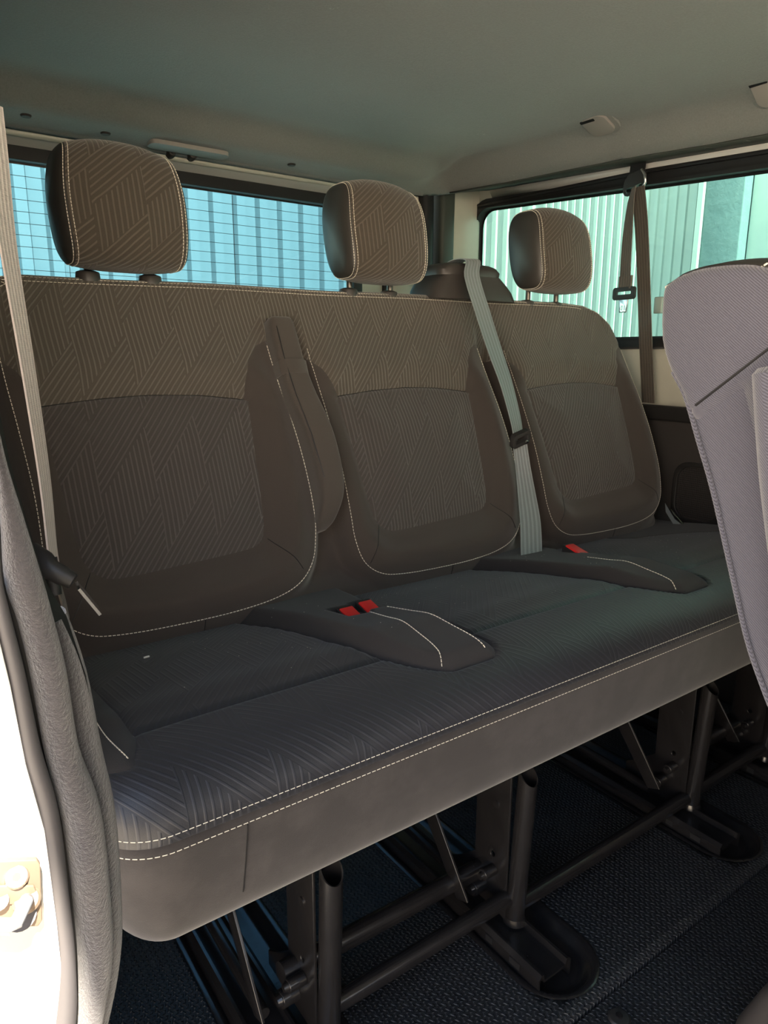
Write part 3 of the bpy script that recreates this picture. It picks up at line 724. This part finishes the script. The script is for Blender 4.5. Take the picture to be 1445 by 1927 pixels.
# headrests
def headrest(c, zb, label, flipu=0, w_=.1035):
    hr = thing('headrest', label, 'headrest')
    hr.location = (c, 1.215, zb)
    tilt = math.radians(10); HC = .106; we = w_*.84
    def hs(P):
        xx, a = P[:, 0], P[:, 1]
        ax_ = np.abs(xx)/w_
        e = np.clip((np.abs(xx)-we)/(w_-we), 0, 1); cap = np.sqrt(np.maximum(0, 1-e**2.0))
        yh = (.054-.006*ax_**2)*cap; zh = (.098-.010*ax_**3)*(.70+.30*cap)*np.where(e >= 1, 0, 1)
        ca, sa = np.cos(a), np.sin(a)
        y = -np.sign(ca)*np.abs(ca)**.62*yh; z = np.sign(sa)*np.abs(sa)**.55*zh
        y = y - .010*(1-ax_**2)*(ca > 0)*np.abs(ca)
        xw = xx*(1-.11*(np.clip(z/.098, -1, 1)**2)*np.where(z > 0, 1.35, .75))
        zz = z-.010*ax_**2*np.clip(z/.098, 0, 1)
        return np.stack([xw, y+np.sin(tilt)*zz, zz+HC], 1)
    N_ = 96; nx = 61
    aa = np.linspace(-math.pi, math.pi, 2001); cl = hs(np.stack([np.zeros(2001), aa], 1)); LL = np.r_[0, np.cumsum(np.linalg.norm(np.diff(cl, axis=0), axis=1))]
    an = np.interp(np.linspace(0, LL[-1], N_+1), LL, aa)
    X_, A_2 = np.meshgrid(np.linspace(-w_, w_, nx), an); P = np.stack([X_.ravel(), A_2.ravel()], 1)
    i = (np.arange(N_)[:, None]*nx+np.arange(nx-1)[None]).ravel()
    so_ = Soup(P, np.vstack([np.stack([i, i+nx+1, i+1], 1), np.stack([i, i+nx, i+nx+1], 1)]))
    mid_, caps = so_.cut(lambda P: we-np.abs(P[:, 0]))
    capl, capr = caps.cut(lambda P: -P[:, 0])
    uvf = lambda P: np.stack([P[:, 0]+flipu, np.interp(P[:, 1], aa, LL)+.033], 1)
    mid_.ob('cushion', hs, 'cloth_head', hr, uvf=uvf)
    for cc in (capl, capr):
        sc = cc.ob('side_panel', hs, 'leather', hr); me = sc.data; bm = bmesh.new(); bm.from_mesh(me)
        bmesh.ops.remove_doubles(bm, verts=bm.verts, dist=2e-5); bmesh.ops.dissolve_degenerate(bm, edges=bm.edges, dist=1e-5); bm.to_mesh(me); bm.free()
        me.polygons.foreach_set('use_smooth', [True]*len(me.polygons))
    mb = MB(); ctr = np.array([0, 0, HC])
    ad = np.interp(np.linspace(np.interp(-2.2, aa, LL), np.interp(2.2, aa, LL), 300), LL, aa)
    for s_x in (-we-.003, -we+.004, we-.004, we+.003):
        p_ = np.stack([np.full(300, s_x), ad], 1); A = hs(p_)
        n_ = np.cross(hs(p_+np.array([0, 1e-3]))-A, hs(p_+np.array([1e-3, 0]))-A); n_ /= np.linalg.norm(n_, axis=1)[:, None]+1e-12
        n_ = n_*np.sign(np.sum((A-ctr)*n_, axis=1))[:, None]
        stitches(mb, A+n_*.0003, n_, dash=.0036, gap=.0014, w_=.0011)
    st = mb.ob('stitching', 'thread', hr, smooth=False); st['kind'] = 'stuff'
    for sx in (-.050, .050):
        MB().tube([(sx, .018, .025), (sx, .018, -.020)], .0062, 14).ob('post', 'post', hr)
        dz = 1.0105-zb-.002
        MB().tube([(sx, .022, dz-.016), (sx, .022, dz), (sx, .022, dz+.003)], [.020, .018, .010], 20).ob('post_guide', 'tower', hr, bev=.001)
    return hr
headrest(.345, 1.000, 'large headrest on the left seat, nearest the camera, in front of the rear window', .055)
headrest(.842, 1.010, 'middle headrest beside the dark rear pillar trim, leatherette left side showing', .02)
headrest(1.355, 1.018, 'headrest on the far right seat, standing out against the side window', .075)

# belt tower on top of the back between middle and right seats
tw = MB(); loops = []
for z, x0, x1, y0, y1 in ((1.000,.985,1.235,1.19,1.31),(1.020,.990,1.228,1.195,1.31),(1.036,1.000,1.215,1.20,1.31),(1.052,1.014,1.196,1.203,1.30)):
    loops.append([(a, b, z) for a, b in rrect(x0, y0, x1, y1, .03, 5)])
n = len(loops[0]); vs = [v for l in loops for v in l]
fs = [(k*n+i, k*n+(i+1) % n, (k+1)*n+(i+1) % n, (k+1)*n+i) for k in range(3) for i in range(n)]+[tuple(3*n+i for i in range(n)), tuple(reversed(range(n)))]
tower = tw.add(vs, fs).ob('belt_tower', 'tower', bench, ang=50)
loops = []
for z, g_ in ((1.046, -.002), (1.062, -.004), (1.072, .004), (1.077, .016), (1.079, .03)):
    loops.append([(a, b, z) for a, b in rrect(1.016+g_, 1.205+g_*.6, 1.190-g_, 1.30-g_*.6, .028, 5)])
vs = [v for l in loops for v in l]
fs = [(k*n+i, k*n+(i+1) % n, (k+1)*n+(i+1) % n, (k+1)*n+i) for k in range(4) for i in range(n)]+[tuple(4*n+i for i in range(n)), tuple(reversed(range(n)))]
MB().add(vs, fs).ob('tower_cap', 'tower', tower, ang=50)

# ------------------------------------------------------------------ bench legs
LEGX = (.368, .706, 1.195, 1.484); WELLS = WL
for i, lx_ in enumerate(LEGX):
    px = lx_-.012
    plate = [(.640,.020),(.640,.31),(.655,.345),(.725,.345),(.712,.28),(.711,.10),(.745,.07),(.775,.05),(.775,.026),(.66,.026)]
    hole = [(.672+.005*math.cos(a), .120+.005*math.sin(a)) for a in np.linspace(0, 2*math.pi, 9)[:-1]]
    leg = MB().prism([plate, hole[::-1]], lambda y, z: (px, y, z), (-.004, 0, 0)).ob('leg', 'steel', bench, bev=.0008)
    # open-topped front tube, cut at a slant
    tm = MB(); nn = 24; ro, ri = .0145, .0125; yc = .622; vs = []
    for j in range(nn):
        a = 2*math.pi*j/nn; c_, s_ = math.cos(a), math.sin(a); zt = .280+.014*s_
        for r_, z in ((ro, .022), (ro, zt), (ri, zt), (ri, .09)): vs.append((lx_+r_*c_, yc+.012*(z < .1)*1.0+r_*s_, z))
    fs = [(j*4+k, ((j+1) % nn)*4+k, ((j+1) % nn)*4+k+1, j*4+k+1) for j in range(nn) for k in range(3)]
    tm.add(vs, fs).ob('front_tube', 'steel', leg)
    # weld bead and foot
    MB().tube([(lx_, .634, .018), (lx_, .634, .028)], [.0185, .0155], 20).ob('weld_collar', 'steel', leg)
    # foot channel along the floor
    x0, x1 = WELLS[i][0]+.008, WELLS[i][0]+.076
    rail = MB()
    prof = [(x0,0.000),(x0,.026),(x0+.006,.032),(x0+.010,.032),(x0+.012,.022),(x1-.012,.022),(x1-.010,.032),(x1-.006,.032),(x1,.026),(x1,0.0),(x1-.003,0.0),(x1-.003,.024),(x1-.009,.0285),(x1-.011,.018),(x0+.011,.018),(x0+.009,.0285),(x0+.003,.024),(x0+.003,0)]
    rail.prism([prof], lambda a, b: (a, .535, b-.008), (0, .72, 0)); ch = rail.ob('foot_channel', 'steel', leg, ang=30)
    MB().box((x0-.0012, .572, .006), (x0+.001, .592, .016)).ob('slot', 'rubber', leg, smooth=False)
    MB().box((x0-.0012, .628, .006), (x0+.001, .642, .016)).ob('slot', 'rubber', leg, smooth=False)
    # pressed dish around the channel
    wx0, wx1 = WELLS[i]; wp = np.array(well_poly(wx0, wx1)); bx = grid(wx0-.012, wx1+.012, .485, 1.47, .006)
    big = np.array(well_poly(wx0-.006, wx1+.006, .494, 1.46)); bx, _ = bx.cut(lambda P: sdf(P, big))
    def dish(P, wp=wp):
        d = sdf(P, wp); z = .0012+.0028*np.exp(-((d+.001)/.004)**2)-.014*sst(.002, .022, d); return np.stack([P[:, 0], P[:, 1], z], 1)
    bx.ob('floor_dish', dish, 'steel', leg)
    # diagonal rear brace and pivot boss
    MB().prism([[(.655,.075),(.680,.065),(.86,.29),(.83,.31)]], lambda y, z: (px-.07, y, z), (.004, 0, 0)).ob('rear_brace', 'steel', leg, bev=.0008)
    for k, (yy, zz, r_) in enumerate(((.690,.055,.012), (.668,.095,.009))):
        MB().tube([(px-.028, yy, zz), (px-.004, yy, zz)], r_, 18).ob('pivot_boss', 'steel', leg, bev=.001)
        MB().tube([(px-.034, yy, zz), (px-.028, yy, zz)], [r_*.55, r_*.7], 14).ob('bolt', 'steel', leg)
    for yy, zz in ((.668, .21), (.69, .31)):
        MB().tube([(px-.006, yy, zz), (px-.004, yy, zz)], .006, 12).ob('rivet', 'steel', leg)
    # lever arm lying in the channel
    MB().tube([(x0+.03, .70, .035), (x0+.03, .98, .045)], .009, 12).ob('lever', 'steel', leg)
for a, b, y, z, y2, z2 in ((.37,.705,.640,.060,.640,.060), (.70,1.19,.640,.038,.640,.038), (1.19,1.48,.640,.045,.640,.045)):
    MB().tube([(a, y, z), (b, y2, z2)], .0125, 18).ob('front_crossbar', 'steel', bench)
for a, b in ((.33,.70), (1.195,1.475)):
    MB().tube([(a, .690, .095), (b, .700, .075)], .0145, 18).ob('rear_crossbar', 'steel', bench)
for x in (.62, 1.12, .30):
    MB().box((x-.30, .80, .318), (x+.30, .83, .331)).ob('frame_rail', 'steel', bench, bev=.002)
for z, y in ((.30, 1.05), (.12, 1.10)):
    MB().tube([(.30, y, z), (1.50, y, z)], .014, 14).ob('rear_crossbar', 'steel', bench)

# ------------------------------------------------------------------ seat belts
# centre belt
bt = thing('centre_seat_belt', 'blue-grey centre seat belt running from the tower down between middle and right seats', 'seat belt')
ctr = [at(886,512,y=1.235), at(884,505,y=1.205), at(888,520,y=1.178), at(906,581,y=1.150), at(932,662,y=1.110), at(952,720,y=1.085), at(969,785,y=1.055), at(975,818,y=1.045)]
p0 = (1.085, 1.29, 1.062)
C1 = [p0, (1.090, 1.25, 1.086), (1.096, 1.205, 1.084)] + [tuple(v) for v in ctr[2:]]
C1 = spline(C1, 5); W1 = []
for i, v in enumerate(C1):
    f = i/(len(C1)-1); W1.append((.052-.014*sst(.5, 1, f), .010, 0.004))
MB().ribbon([tuple(v) for v in C1], W1).ob('shoulder_webbing', 'web_grey', bt)
C2 = spline([at(977,828,y=1.040), at(984,880,y=1.022), at(991,930,y=1.002), at(998,985,y=.975), at(1000,1045,y=.945), at(1000,1062,y=.935)], 5); W2 = []
for i, v in enumerate(C2):
    f = i/(len(C2)-1); W2.append((.022+.034*sst(0, .8, f), -.022*(1-f), 0))
MB().ribbon([tuple(v) for v in C2], W2).ob('lap_webbing', 'web_grey', bt)
bc = Vector(at(975,823,y=1.036))
ring = MB().prism([rrect(-.021,-.014,.021,.014,.007), rrect(-.014,-.006,.014,.006,.003)[::-1]], lambda a, b: tuple(bc+Vector((a*.9+b*.12, a*-.25, b+a*.35))), (.002, -.010, -.004)).ob('belt_guide', 'black_plastic', bt, bev=.0015)
MB().tube([tuple(bc+Vector((.008, -.016, -.008))), tuple(bc+Vector((.008, -.019, -.010)))], .004, 12).ob('guide_button', 'chrome', bt)
# side belt on the far window
bt = thing('side_seat_belt', 'brown seat belt hanging from its anchor in front of the side window', 'seat belt')
an = Vector((1.672, 1.222, 1.318))
MB().ribbon([(1.682, 1.222, 1.395), (1.680, 1.222, 1.36), (1.675, 1.222, 1.325)], (0, .045*-1, 0), .004).ob('anchor_strap', 'rubber', bt)
MB().tube([(1.676, 1.222, 1.325), (1.660, 1.222, 1.325)], .016, 20).ob('anchor_bolt', 'black_plastic', bt, bev=.002)
MB().prism([rrect(-.034, -.026, .034, .026, .020), rrect(-.026, -.017, .026, -.007, .004)[::-1]], lambda a, b: (1.664-b*.15, 1.215+a*.95-b*.2, 1.318+b-a*.15), (-.005, 0, 0)).ob('anchor_ring', 'black_plastic', bt, bev=.0018)
MB().tube([(1.652, 1.190, 1.345), (1.650, 1.178, 1.330), (1.652, 1.176, 1.312), (1.656, 1.188, 1.298)], .0035, 10).ob('ring_wire', 'chrome', bt)
Pn = [at(1200,352,x=1.655), at(1205,400,x=1.662), at(1209,470,x=1.668), at(1212,560,x=1.672), at(1215,650,x=1.676), at(1220,758,x=1.678)]
MB().ribbon([tuple(v) for v in spline(Pn, 3)], [(0.012, .047, 0)]*16).ob('retractor_webbing', 'web', bt)
Pn = [at(1193,352,x=1.650), at(1187,380,x=1.645), at(1181,440,x=1.642), at(1177,500,x=1.640), at(1176,545,x=1.640)]
Wn = []
for i in range(13): f = i/12; Wn.append((0.020-.01*f, .026+.014*sst(0, .6, f), 0))
MB().ribbon([tuple(v) for v in spline(Pn, 3)], Wn).ob('hanging_webbing', 'web', bt)
tc = Vector(at(1176,553,x=1.638))
MB().ribbon([tuple(tc+Vector((-.002, 0, z))) for z in (.045, .028, .012)], (0.01, .045, 0), .006).ob('stitched_loop', 'web', bt)
tp = MB().prism([rrect(-.037, -.015, .037, .017, .008), rrect(-.024, -.002, .024, .006, .003)[::-1]], lambda a, b: tuple(tc+Vector((a*.1, a, b))), (-.007, 0, 0)).ob('tongue_housing', 'black_plastic', bt, bev=.002)
MB().prism([[(-.016,-.012),(.016,-.012),(.012,-.048),(-.012,-.048)], [(-.006,-.030),(.006,-.030),(.006,-.042),(-.006,-.042)][::-1]], lambda a, b: tuple(tc+Vector((a*.1-.003, a, b))), (-.002, 0, 0)).ob('metal_tongue', 'chrome', bt, bev=.0005)
# near left belt
bt = thing('left_seat_belt', 'seat belt painted pale as if sunlit, hanging at the left edge in front of the left seat', 'seat belt')
Pn = [at(-18,190,y=.800), at(-5,290,y=.800), at(7,400,y=.802), at(21,500,y=.804), at(54,700,y=.806), at(84,900,y=.808), at(99,1040,y=.80), at(108,1085,y=.79)]
k = len(spline(Pn, 5)); Wn = []
for i in range(k): f = i/(k-1); Wn.append((.024-.010*f, .034+.01*f, .002))
MB().ribbon([tuple(v) for v in spline(Pn, 5)], Wn).ob('webbing', 'web_sunlit', bt)
h0 = Vector(at(62,1030,y=.74)); h1 = Vector(at(96,1072,y=.71)); h2 = Vector(at(138,1094,y=.70))
MB().tube([tuple(h0), tuple(h0.lerp(h1, .6)), tuple(h1), tuple(h1.lerp(h2, .5)), tuple(h2)], [.006, .011, .0105, .010, .008], 16, flat=.9).ob('tongue_housing', 'black_plastic', bt)
MB().tube([tuple(Vector(at(92,1050,y=.76))), tuple(Vector(at(105,1120,y=.75)))], [.008, .006], 10).ob('belt_stop', 'rubber', bt)
s0 = Vector(at(148,1104,y=.70)); s1 = Vector(at(186,1150,y=.70)); d = (s1-s0); sd = Vector((.0, .018, .003))
MB().ribbon([tuple(s0-d*.05), tuple(s0.lerp(s1, .5)), tuple(s1)], (0.0025, .022, .001), .0028).ob('metal_tongue', 'chrome', bt)
MB().ribbon([at(112,1108,y=.78), at(120,1135,y=.80), at(128,1170,y=.84)], (.008, .03, 0)).ob('lower_webbing', 'web', bt)
# lap belt end down beside the right seat
bt = thing('lap_belt_end', 'thin grey belt end beside the right seat and lower side panel', 'seat belt')
MB().ribbon([at(1252,955,y=1.03), at(1270,985,y=.99), at(1292,1003,y=.95)], (.012, .012, .02)).ob('webbing', 'web_grey', bt)
MB().tube([at(1262,960,y=1.02), at(1296,1000,y=.95)], .003, 8).ob('anchor_cable', 'chrome', bt)
#SPLIT_FRONT
# ------------------------------------------------------------------ front-row seat at the right edge
fsx = .80
ft = thing('front_seat', 'grey twill seat backrest with bluish light in its colour, cropped by the right edge of the photo', 'seat')
sil = [at(u, v, x=fsx)[1:] for u, v in ((1252,537),(1246,560),(1245,640),(1262,700),(1285,745),(1310,830),(1336,920),(1368,1060),(1400,1200),(1430,1290),(1452,1345))]
rear = spline([np.array(p) for p in sil], 3)
top = spline([np.array(at(u, v, x=fsx)[1:]) for u, v in ((1252,537),(1275,520),(1310,507),(1350,500),(1400,497),(1440,503),(1480,520))], 3)
frontz = [(.330,.93),(.318,.85),(.290,.72),(.262,.60),(.235,.48),(.225,.36)]
prof = [tuple(p) for p in rear[::-1]] + [tuple(p) for p in top[1:]] + frontz
prof = [(y, z) for y, z in prof]
bb = MB().prism([prof], lambda y, z: (fsx+.004, y, z), (.42, 0, 0)); body = bb.ob('backrest', 'twill', ft, bev=.0)
# side cover: upper and lower pieces divided by the slanted seam, gently padded
PF = np.array(prof)
seam_a, seam_b = np.array(at(1318,757,x=fsx)[1:]), np.array(at(1450,655,x=fsx)[1:])
nrm = np.array([-(seam_b-seam_a)[1], (seam_b-seam_a)[0]]); nrm /= np.linalg.norm(nrm)
if nrm[1] < 0: nrm = -nrm
bol_a, bol_b = np.array(at(1405,745,x=fsx)[1:]), np.array(at(1530,1250,x=fsx)[1:])
zp_a, zp_b = np.array(at(1372,722,x=fsx)[1:]), np.array(at(1372+88,1310,x=fsx)[1:])
def linef(a, b):
    e = b-a; e = e/np.linalg.norm(e); m_ = np.array([-e[1], e[0]]); return lambda P: (P-a)@m_
fb = linef(bol_a, bol_b)
def side_surf(P):
    d = sdf(P, PF); ds = (P-seam_a)@nrm; db = fb(P)
    h = .012*np.sqrt(np.clip(1-(1-np.clip(d/.012, 0, 1))**2, 0, 1)) + ridge(ds, .004, .004)
    low = (ds < 0)
    h = h - sst(.0, .02, -ds)*.012*sst(-.016, .010, db)
    return np.stack([fsx+.006-h, P[:, 0], P[:, 1]], 1)
mn, mx = PF.min(0), PF.max(0)
fsup = grid(mn[0], mx[0], mn[1], mx[1], .003); fsup, _ = fsup.cut(lambda P: sdf(P, PF))
u_, l_ = fsup.cut(lambda P: (P-seam_a)@nrm)
su = u_.ob('upper_side_cover', side_surf, 'twill', body); 
edge, l2_ = l_.cut(lambda P: .020-sdf(P, PF))
l2_.ob('lower_side_cover', side_surf, 'twill', body)
MT['zip'] = m_front_cloth(); MT['zip'].name = 'edge_tape'
ed = edge.ob('edge_tape', side_surf, 'zip', body, uvf=lambda P: P[:, ::-1]*1.9)
sq = resample(np.array([seam_a-(seam_b-seam_a)*.06, seam_b]), .004); sv = side_surf(sq)
MB().tube([tuple(p+np.array([-.0005, 0, 0])) for p in sv], .0016, 6).ob('cover_seam', 'rubber', body)
for k_, dd in enumerate((.012, .021)):
    q_ = resample(spline([np.array(at(u, v, x=fsx)[1:]) for u, v in ((1320,770),(1342,860),(1372,990),(1400,1110),(1430,1240),(1450,1330))], 4), .004)
    q_ = q_+np.array([-dd, 0]); sv = side_surf(q_)
    MB().tube([tuple(p+np.array([-.0004, 0, 0])) for p in sv], .0013, 6).ob('tape_ridge', 'twill', body)
# rounded upper bolster roll and leather cap
tc_ = spline([np.array(at(u, v, x=fsx)) for u, v in ((1250,535),(1275,521),(1310,508),(1350,501),(1400,498),(1440,503),(1480,520))], 4)
MB().tube([tuple(p+np.array([.004, 0, -.004])) for p in tc_], .0022, 8).ob('piping', 'thread', body)
cap = MB(); n = len(tc_); vs = []
for j, (dx, dz) in enumerate(((.004,-.002),(.010,.004),(.05,.011),(.15,.016),(.30,.016),(.40,.006),(.42,-.01))):
    for i, p in enumerate(tc_): vs.append(p+np.array([dx, 0, dz*min(1, i/4)]))
cap.add(vs, [(j*n+i, j*n+i+1, (j+1)*n+i+1, (j+1)*n+i) for j in range(6) for i in range(n-1)]).ob('top_cap', 'leather', body)
stm = MB()
for off in (0, 1):
    a = np.array(at(1418+off*12, 514+off*8, x=fsx)); P_ = np.array([a+np.array([.0, 0, 0]), a+np.array([.012, -.012, .012]), a+np.array([.04, -.022, .018]), a+np.array([.10, -.03, .019])])
    P_ = resample(spline(P_, 6), .002); stitches(stm, P_, np.tile(np.array([-.5, 0, .8]), (len(P_), 1)), w_=.0018, h=.0016)
stm.ob('stitching', 'thread', body, smooth=False)['kind'] = 'stuff'
# inboard front bolster that bulges past the side cover
bp_ = [at(1462,690,x=.775), at(1466,760,x=.775), at(1476,900,x=.775), at(1500,1100,x=.775), at(1520,1300,x=.775)]
MB().tube([tuple(p) for p in spline(bp_, 4)], [.016]+[.021]*15+[.016], 16, flat=1.6).ob('front_bolster', 'twill', body)
# rear piping down the back edge
rp = [np.array(at(u, v, x=fsx)) for u, v in ((1262,700),(1285,745),(1310,830),(1336,920),(1368,1060),(1400,1200),(1430,1290),(1452,1345))]
MB().tube([tuple(p+np.array([.0, -.003, 0])) for p in spline(rp, 4)], .003, 8).ob('back_piping', 'twill', body)
# cushion and pedestal of the front seat
MB().prism([[(.28,.30),(.285,.38),(.24,.42),(-.20,.44),(-.28,.40),(-.28,.31)]], lambda y, z: (fsx-.01, y, z), (.46, 0, 0)).ob('cushion', 'twill', ft, bev=.02)
MB().prism([[(.285,0.0),(.27,.30),(-.2,.30),(-.24,0.0)]], lambda y, z: (fsx+.05, y, z), (.34, 0, 0)).ob('pedestal', 'panel_dark', ft, bev=.01)
MB().prism([[(.345,0.0),(.34,.03),(.315,.10),(.28,.15),(.20,.16),(.18,0.0)]], lambda y, z: (fsx, y, z), (.40, 0, 0)).ob('foot_cover', 'panel_dark', ft, bev=.02)

# ------------------------------------------------------------------ door pillar at the left edge
dp = thing('door_pillar', 'sunlit white door jamb with grey rubber seal and flocked trim, left foreground', 'door pillar')
rows = [(560,-110,-75,-70,-40,-40),(720,-75,-42,-36,-18,-18),(860,-48,-16,-12,10,10),(980,-34,-6,0,46,46),(1088,-22,4,8,78,80),(1160,-12,20,32,98,124),(1268,14,47,58,124,160),(1412,42,77,85,147,187),(1533,76,110,118,187,212),(1699,98,130,141,204,223),(1799,108,140,150,207,221),(1915,100,141,147,190,200),(2010,80,125,130,165,172)]
Y0 = .42
def colpath(fa, y): return [tuple(at(fa(r)[0], r[0], y=y)) for r in rows]
def tube_between(i, j, y, name, m, flat=1.0, grow=1.0, dy=0):
    c_, rr = [], []
    for r in rows:
        a, b = np.array(at(r[i], r[0], y=y)), np.array(at(r[j], r[0], y=y)); c_.append((a+b)/2+np.array([0, dy, 0])); rr.append(max(.002, np.linalg.norm(a-b)/2*grow))
    cc = spline([np.append(p, q) for p, q in zip(c_, rr)], 5)
    return MB().tube([tuple(q[:3]) for q in cc], [float(max(.0015, q[3])) for q in cc], 20, flat=flat, up=(1, 0, 0)).ob(name, m, dp)
tube_between(1, 2, Y0-.012, 'rubber_seal', 'seal', 1.1)
tube_between(3, 4, Y0, 'flocked_trim', 'fuzzy', 1.5)
rows_b = rows; rows = rows[5:]
tube_between(3, 5, Y0+.030, 'inner_trim', 'fuzzy', 1.4, 1.0)
rows = rows_b
# black strip put behind the groove to deepen its gap shade
mbk = MB(); A = [at(r[1]+3, r[0], y=Y0+.004) for r in rows]; B = [at(r[5]-6, r[0], y=Y0+.02) for r in rows]; n = len(A)
o = mbk.add(A+B, [(i, i+1, n+i+1, n+i) for i in range(n-1)]).ob('groove_shade', 'rubber', dp); md = o.modifiers.new('t', 'SOLIDIFY'); md.thickness = .004
# painted jamb
A = [np.array(at(r[1]+8, r[0], y=Y0)) for r in rows[4:]]; mj = MB(); n = len(A)
vs = [tuple(a) for a in A]+[(a[0]-.004, .405, a[2]) for a in A]+[(-.03+min(0, a[0]-.02), .395, a[2]) for a in A]+[(-.16, .40, a[2]) for a in A]
fs = [(k*n+i, k*n+i+1, (k+1)*n+i+1, (k+1)*n+i) for k in range(3) for i in range(n-1)]
o = mj.add(vs, fs).ob('painted_jamb', 'white', dp); md = o.modifiers.new('t', 'SOLIDIFY'); md.thickness = .003; md.offset = 0
# striker plate with torx screw, slot holes and U-bar
def J(u, v, dy=0): p = at(u, v, y=.392+dy); return p
pl = MB().prism([[(-30,1622),(70,1618),(76,1626),(80,1732),(72,1744),(-30,1748)]], lambda a, b: J(a, b), (0, .004, 0)).ob('striker_plate', 'latch', dp, bev=.0008)
MB().tube([J(31,1650,.0005), J(31,1650,-.003)], [.0065, .0055], 20).ob('torx_screw', 'chrome', pl)
MB().tube([J(31,1650,-.0028), J(31,1650,-.0036)], .0024, 6).ob('screw_recess', 'rubber', pl, smooth=False)
MB().prism([[(-30,1668),(64,1667),(70,1680),(66,1702),(-30,1704)]], lambda a, b: J(a, b, -.002), (0, .002, 0)).ob('raised_boss', 'latch', pl, bev=.0007)
MB().tube([J(50,1693,.0), J(49,1697,-.012), J(30,1738,-.02), J(20,1741,-.02), J(-40,1741,-.02)], .0037, 12).ob('striker_bar', 'pale_steel', pl)
MB().tube([J(50,1693,-.0015), J(50,1693,-.003)], [.0075, .006], 20).ob('bar_collar', 'latch', pl)
MB().tube([J(38,1722,-.0002), J(38,1722,-.0008)], .0085, 20).ob('plate_hole', 'seal', pl)
MB().tube([J(-2,1696,-.0025), J(-2,1696,-.003)], .005, 16).ob('plate_hole', 'seal', pl)

# ------------------------------------------------------------------ ceiling fittings
def handle(cx_, cy_, sx, sy, label, name='grab_handle_cover'):
    z = float(ceil_surf(np.array([[cx_, cy_]]))[0, 2]); h = 1e-3
    zx = (float(ceil_surf(np.array([[cx_+.02, cy_]]))[0, 2])-z)/.02; zy = (float(ceil_surf(np.array([[cx_, cy_+.02]]))[0, 2])-z)/.02
    nrm_ = Vector((-zx, -zy, 1)).normalized()*-1
    ex = Vector((1, 0, zx)).normalized(); ey = nrm_.cross(ex).normalized(); o0 = Vector((cx_, cy_, z))+nrm_*.001
    t = thing(name, label, 'grab handle cover')
    def f(d): return lambda a, b: tuple(o0+ex*a+ey*b+nrm_*d)
    MB().prism([rrect(-sx-.012, -sy-.012, sx+.012, sy+.012, .03)], f(-.006), tuple(nrm_*.009)).ob('recess_pad', 'headliner', t, bev=.006)
    MB().prism([rrect(-sx, -sy, sx, sy, .018)], f(.003), tuple(nrm_*.007)).ob('cap', 'grey_plastic', t, bev=.003)
    MB().prism([rrect(-sx+.004, -sy-.001, -sx+.012, sy*.2, .002)], f(.009), tuple(nrm_*.002)).ob('screw_slot', 'rubber', t)
    return t
handle(1.530, 1.235, .034, .034, 'small grey plastic handle cap on the headliner above the side window')
handle(1.585, .845, .034, .030, 'grey plastic handle cap on the headliner cut by the right frame edge')
lb = MB().prism([rrect(.600, 1.795, .800, 1.850, .02)], lambda a, b: (a, b, 1.382), (0, 0, -.010)).ob('roof_lamp_trim', 'grey_plastic', bev=.004)
tag(lb, 'slim grey trim strip at the rear edge of the headliner above the window', 'trim strip')
for i, (u, v, l) in enumerate(((322,288,'left'), (361,293,'right'))):
    c_ = Vector(at(u, v, y=1.862))
    o = MB().tube([tuple(c_+Vector((0, .028, 0))), tuple(c_+Vector((0, .0, 0))), tuple(c_+Vector((0, -.010, 0)))], [.012, .0115, .008], 18).ob('rubber_stop', 'screw', bev=.0012)
    tag(o, l+' one of the two dark round stops under the trim strip above the rear window', 'rubber stop')
    MB().tube([tuple(c_+Vector((0, -.0095, 0))), tuple(c_+Vector((0, -.012, 0)))], .004, 6).ob('screw', 'post', o, smooth=False)
for i, (x, y) in enumerate(((.33, 1.80), (.50, 1.82), (.98, 1.81))):
    z = float(ceil_surf(np.array([[x, y]]))[0, 2])
    o = MB().tube([(x, y, z+.001), (x, y, z-.003)], [.012, .010], 18).ob('headliner_clip', 'screw')
    tag(o, ('flat dark clip on the rear edge of the headliner left of the left headrest', 'flat dark clip on the headliner just above the left headrest', 'flat dark clip on the headliner left of the middle headrest')[i], 'clip', 'headliner clips')

# crumbs on the cushion
cr = MB()
q = cush_surf(np.array([[.250, s_at_y(.905)]]), .001)[0]; cr.tube([(q[0]-.004, q[1], q[2]+.001), (q[0]+.004, q[1]+.001, q[2]+.001)], .0014, 6)
o = cr.ob('paper_scrap', 'white'); tag(o, 'tiny white scrap lying at the back of the left seat cushion', 'scrap')
dm = MB()
for i in range(160):
    x = rng.uniform(.2, 1.5); y = rng.uniform(.70, .96); q = cush_surf(np.array([[x, s_at_y(y)]]), .0005)[0]; r_ = rng.uniform(.0003, .0007)
    dm.add([q+np.array([-r_,0,0]), q+np.array([r_,0,0]), q+np.array([0,r_,0]), q+np.array([0,0,r_*1.5])], [(0,1,3),(1,2,3),(2,0,3),(0,2,1)])
o = dm.ob('dust_specks', 'thread', cushion, smooth=False); o['kind'] = 'stuff'
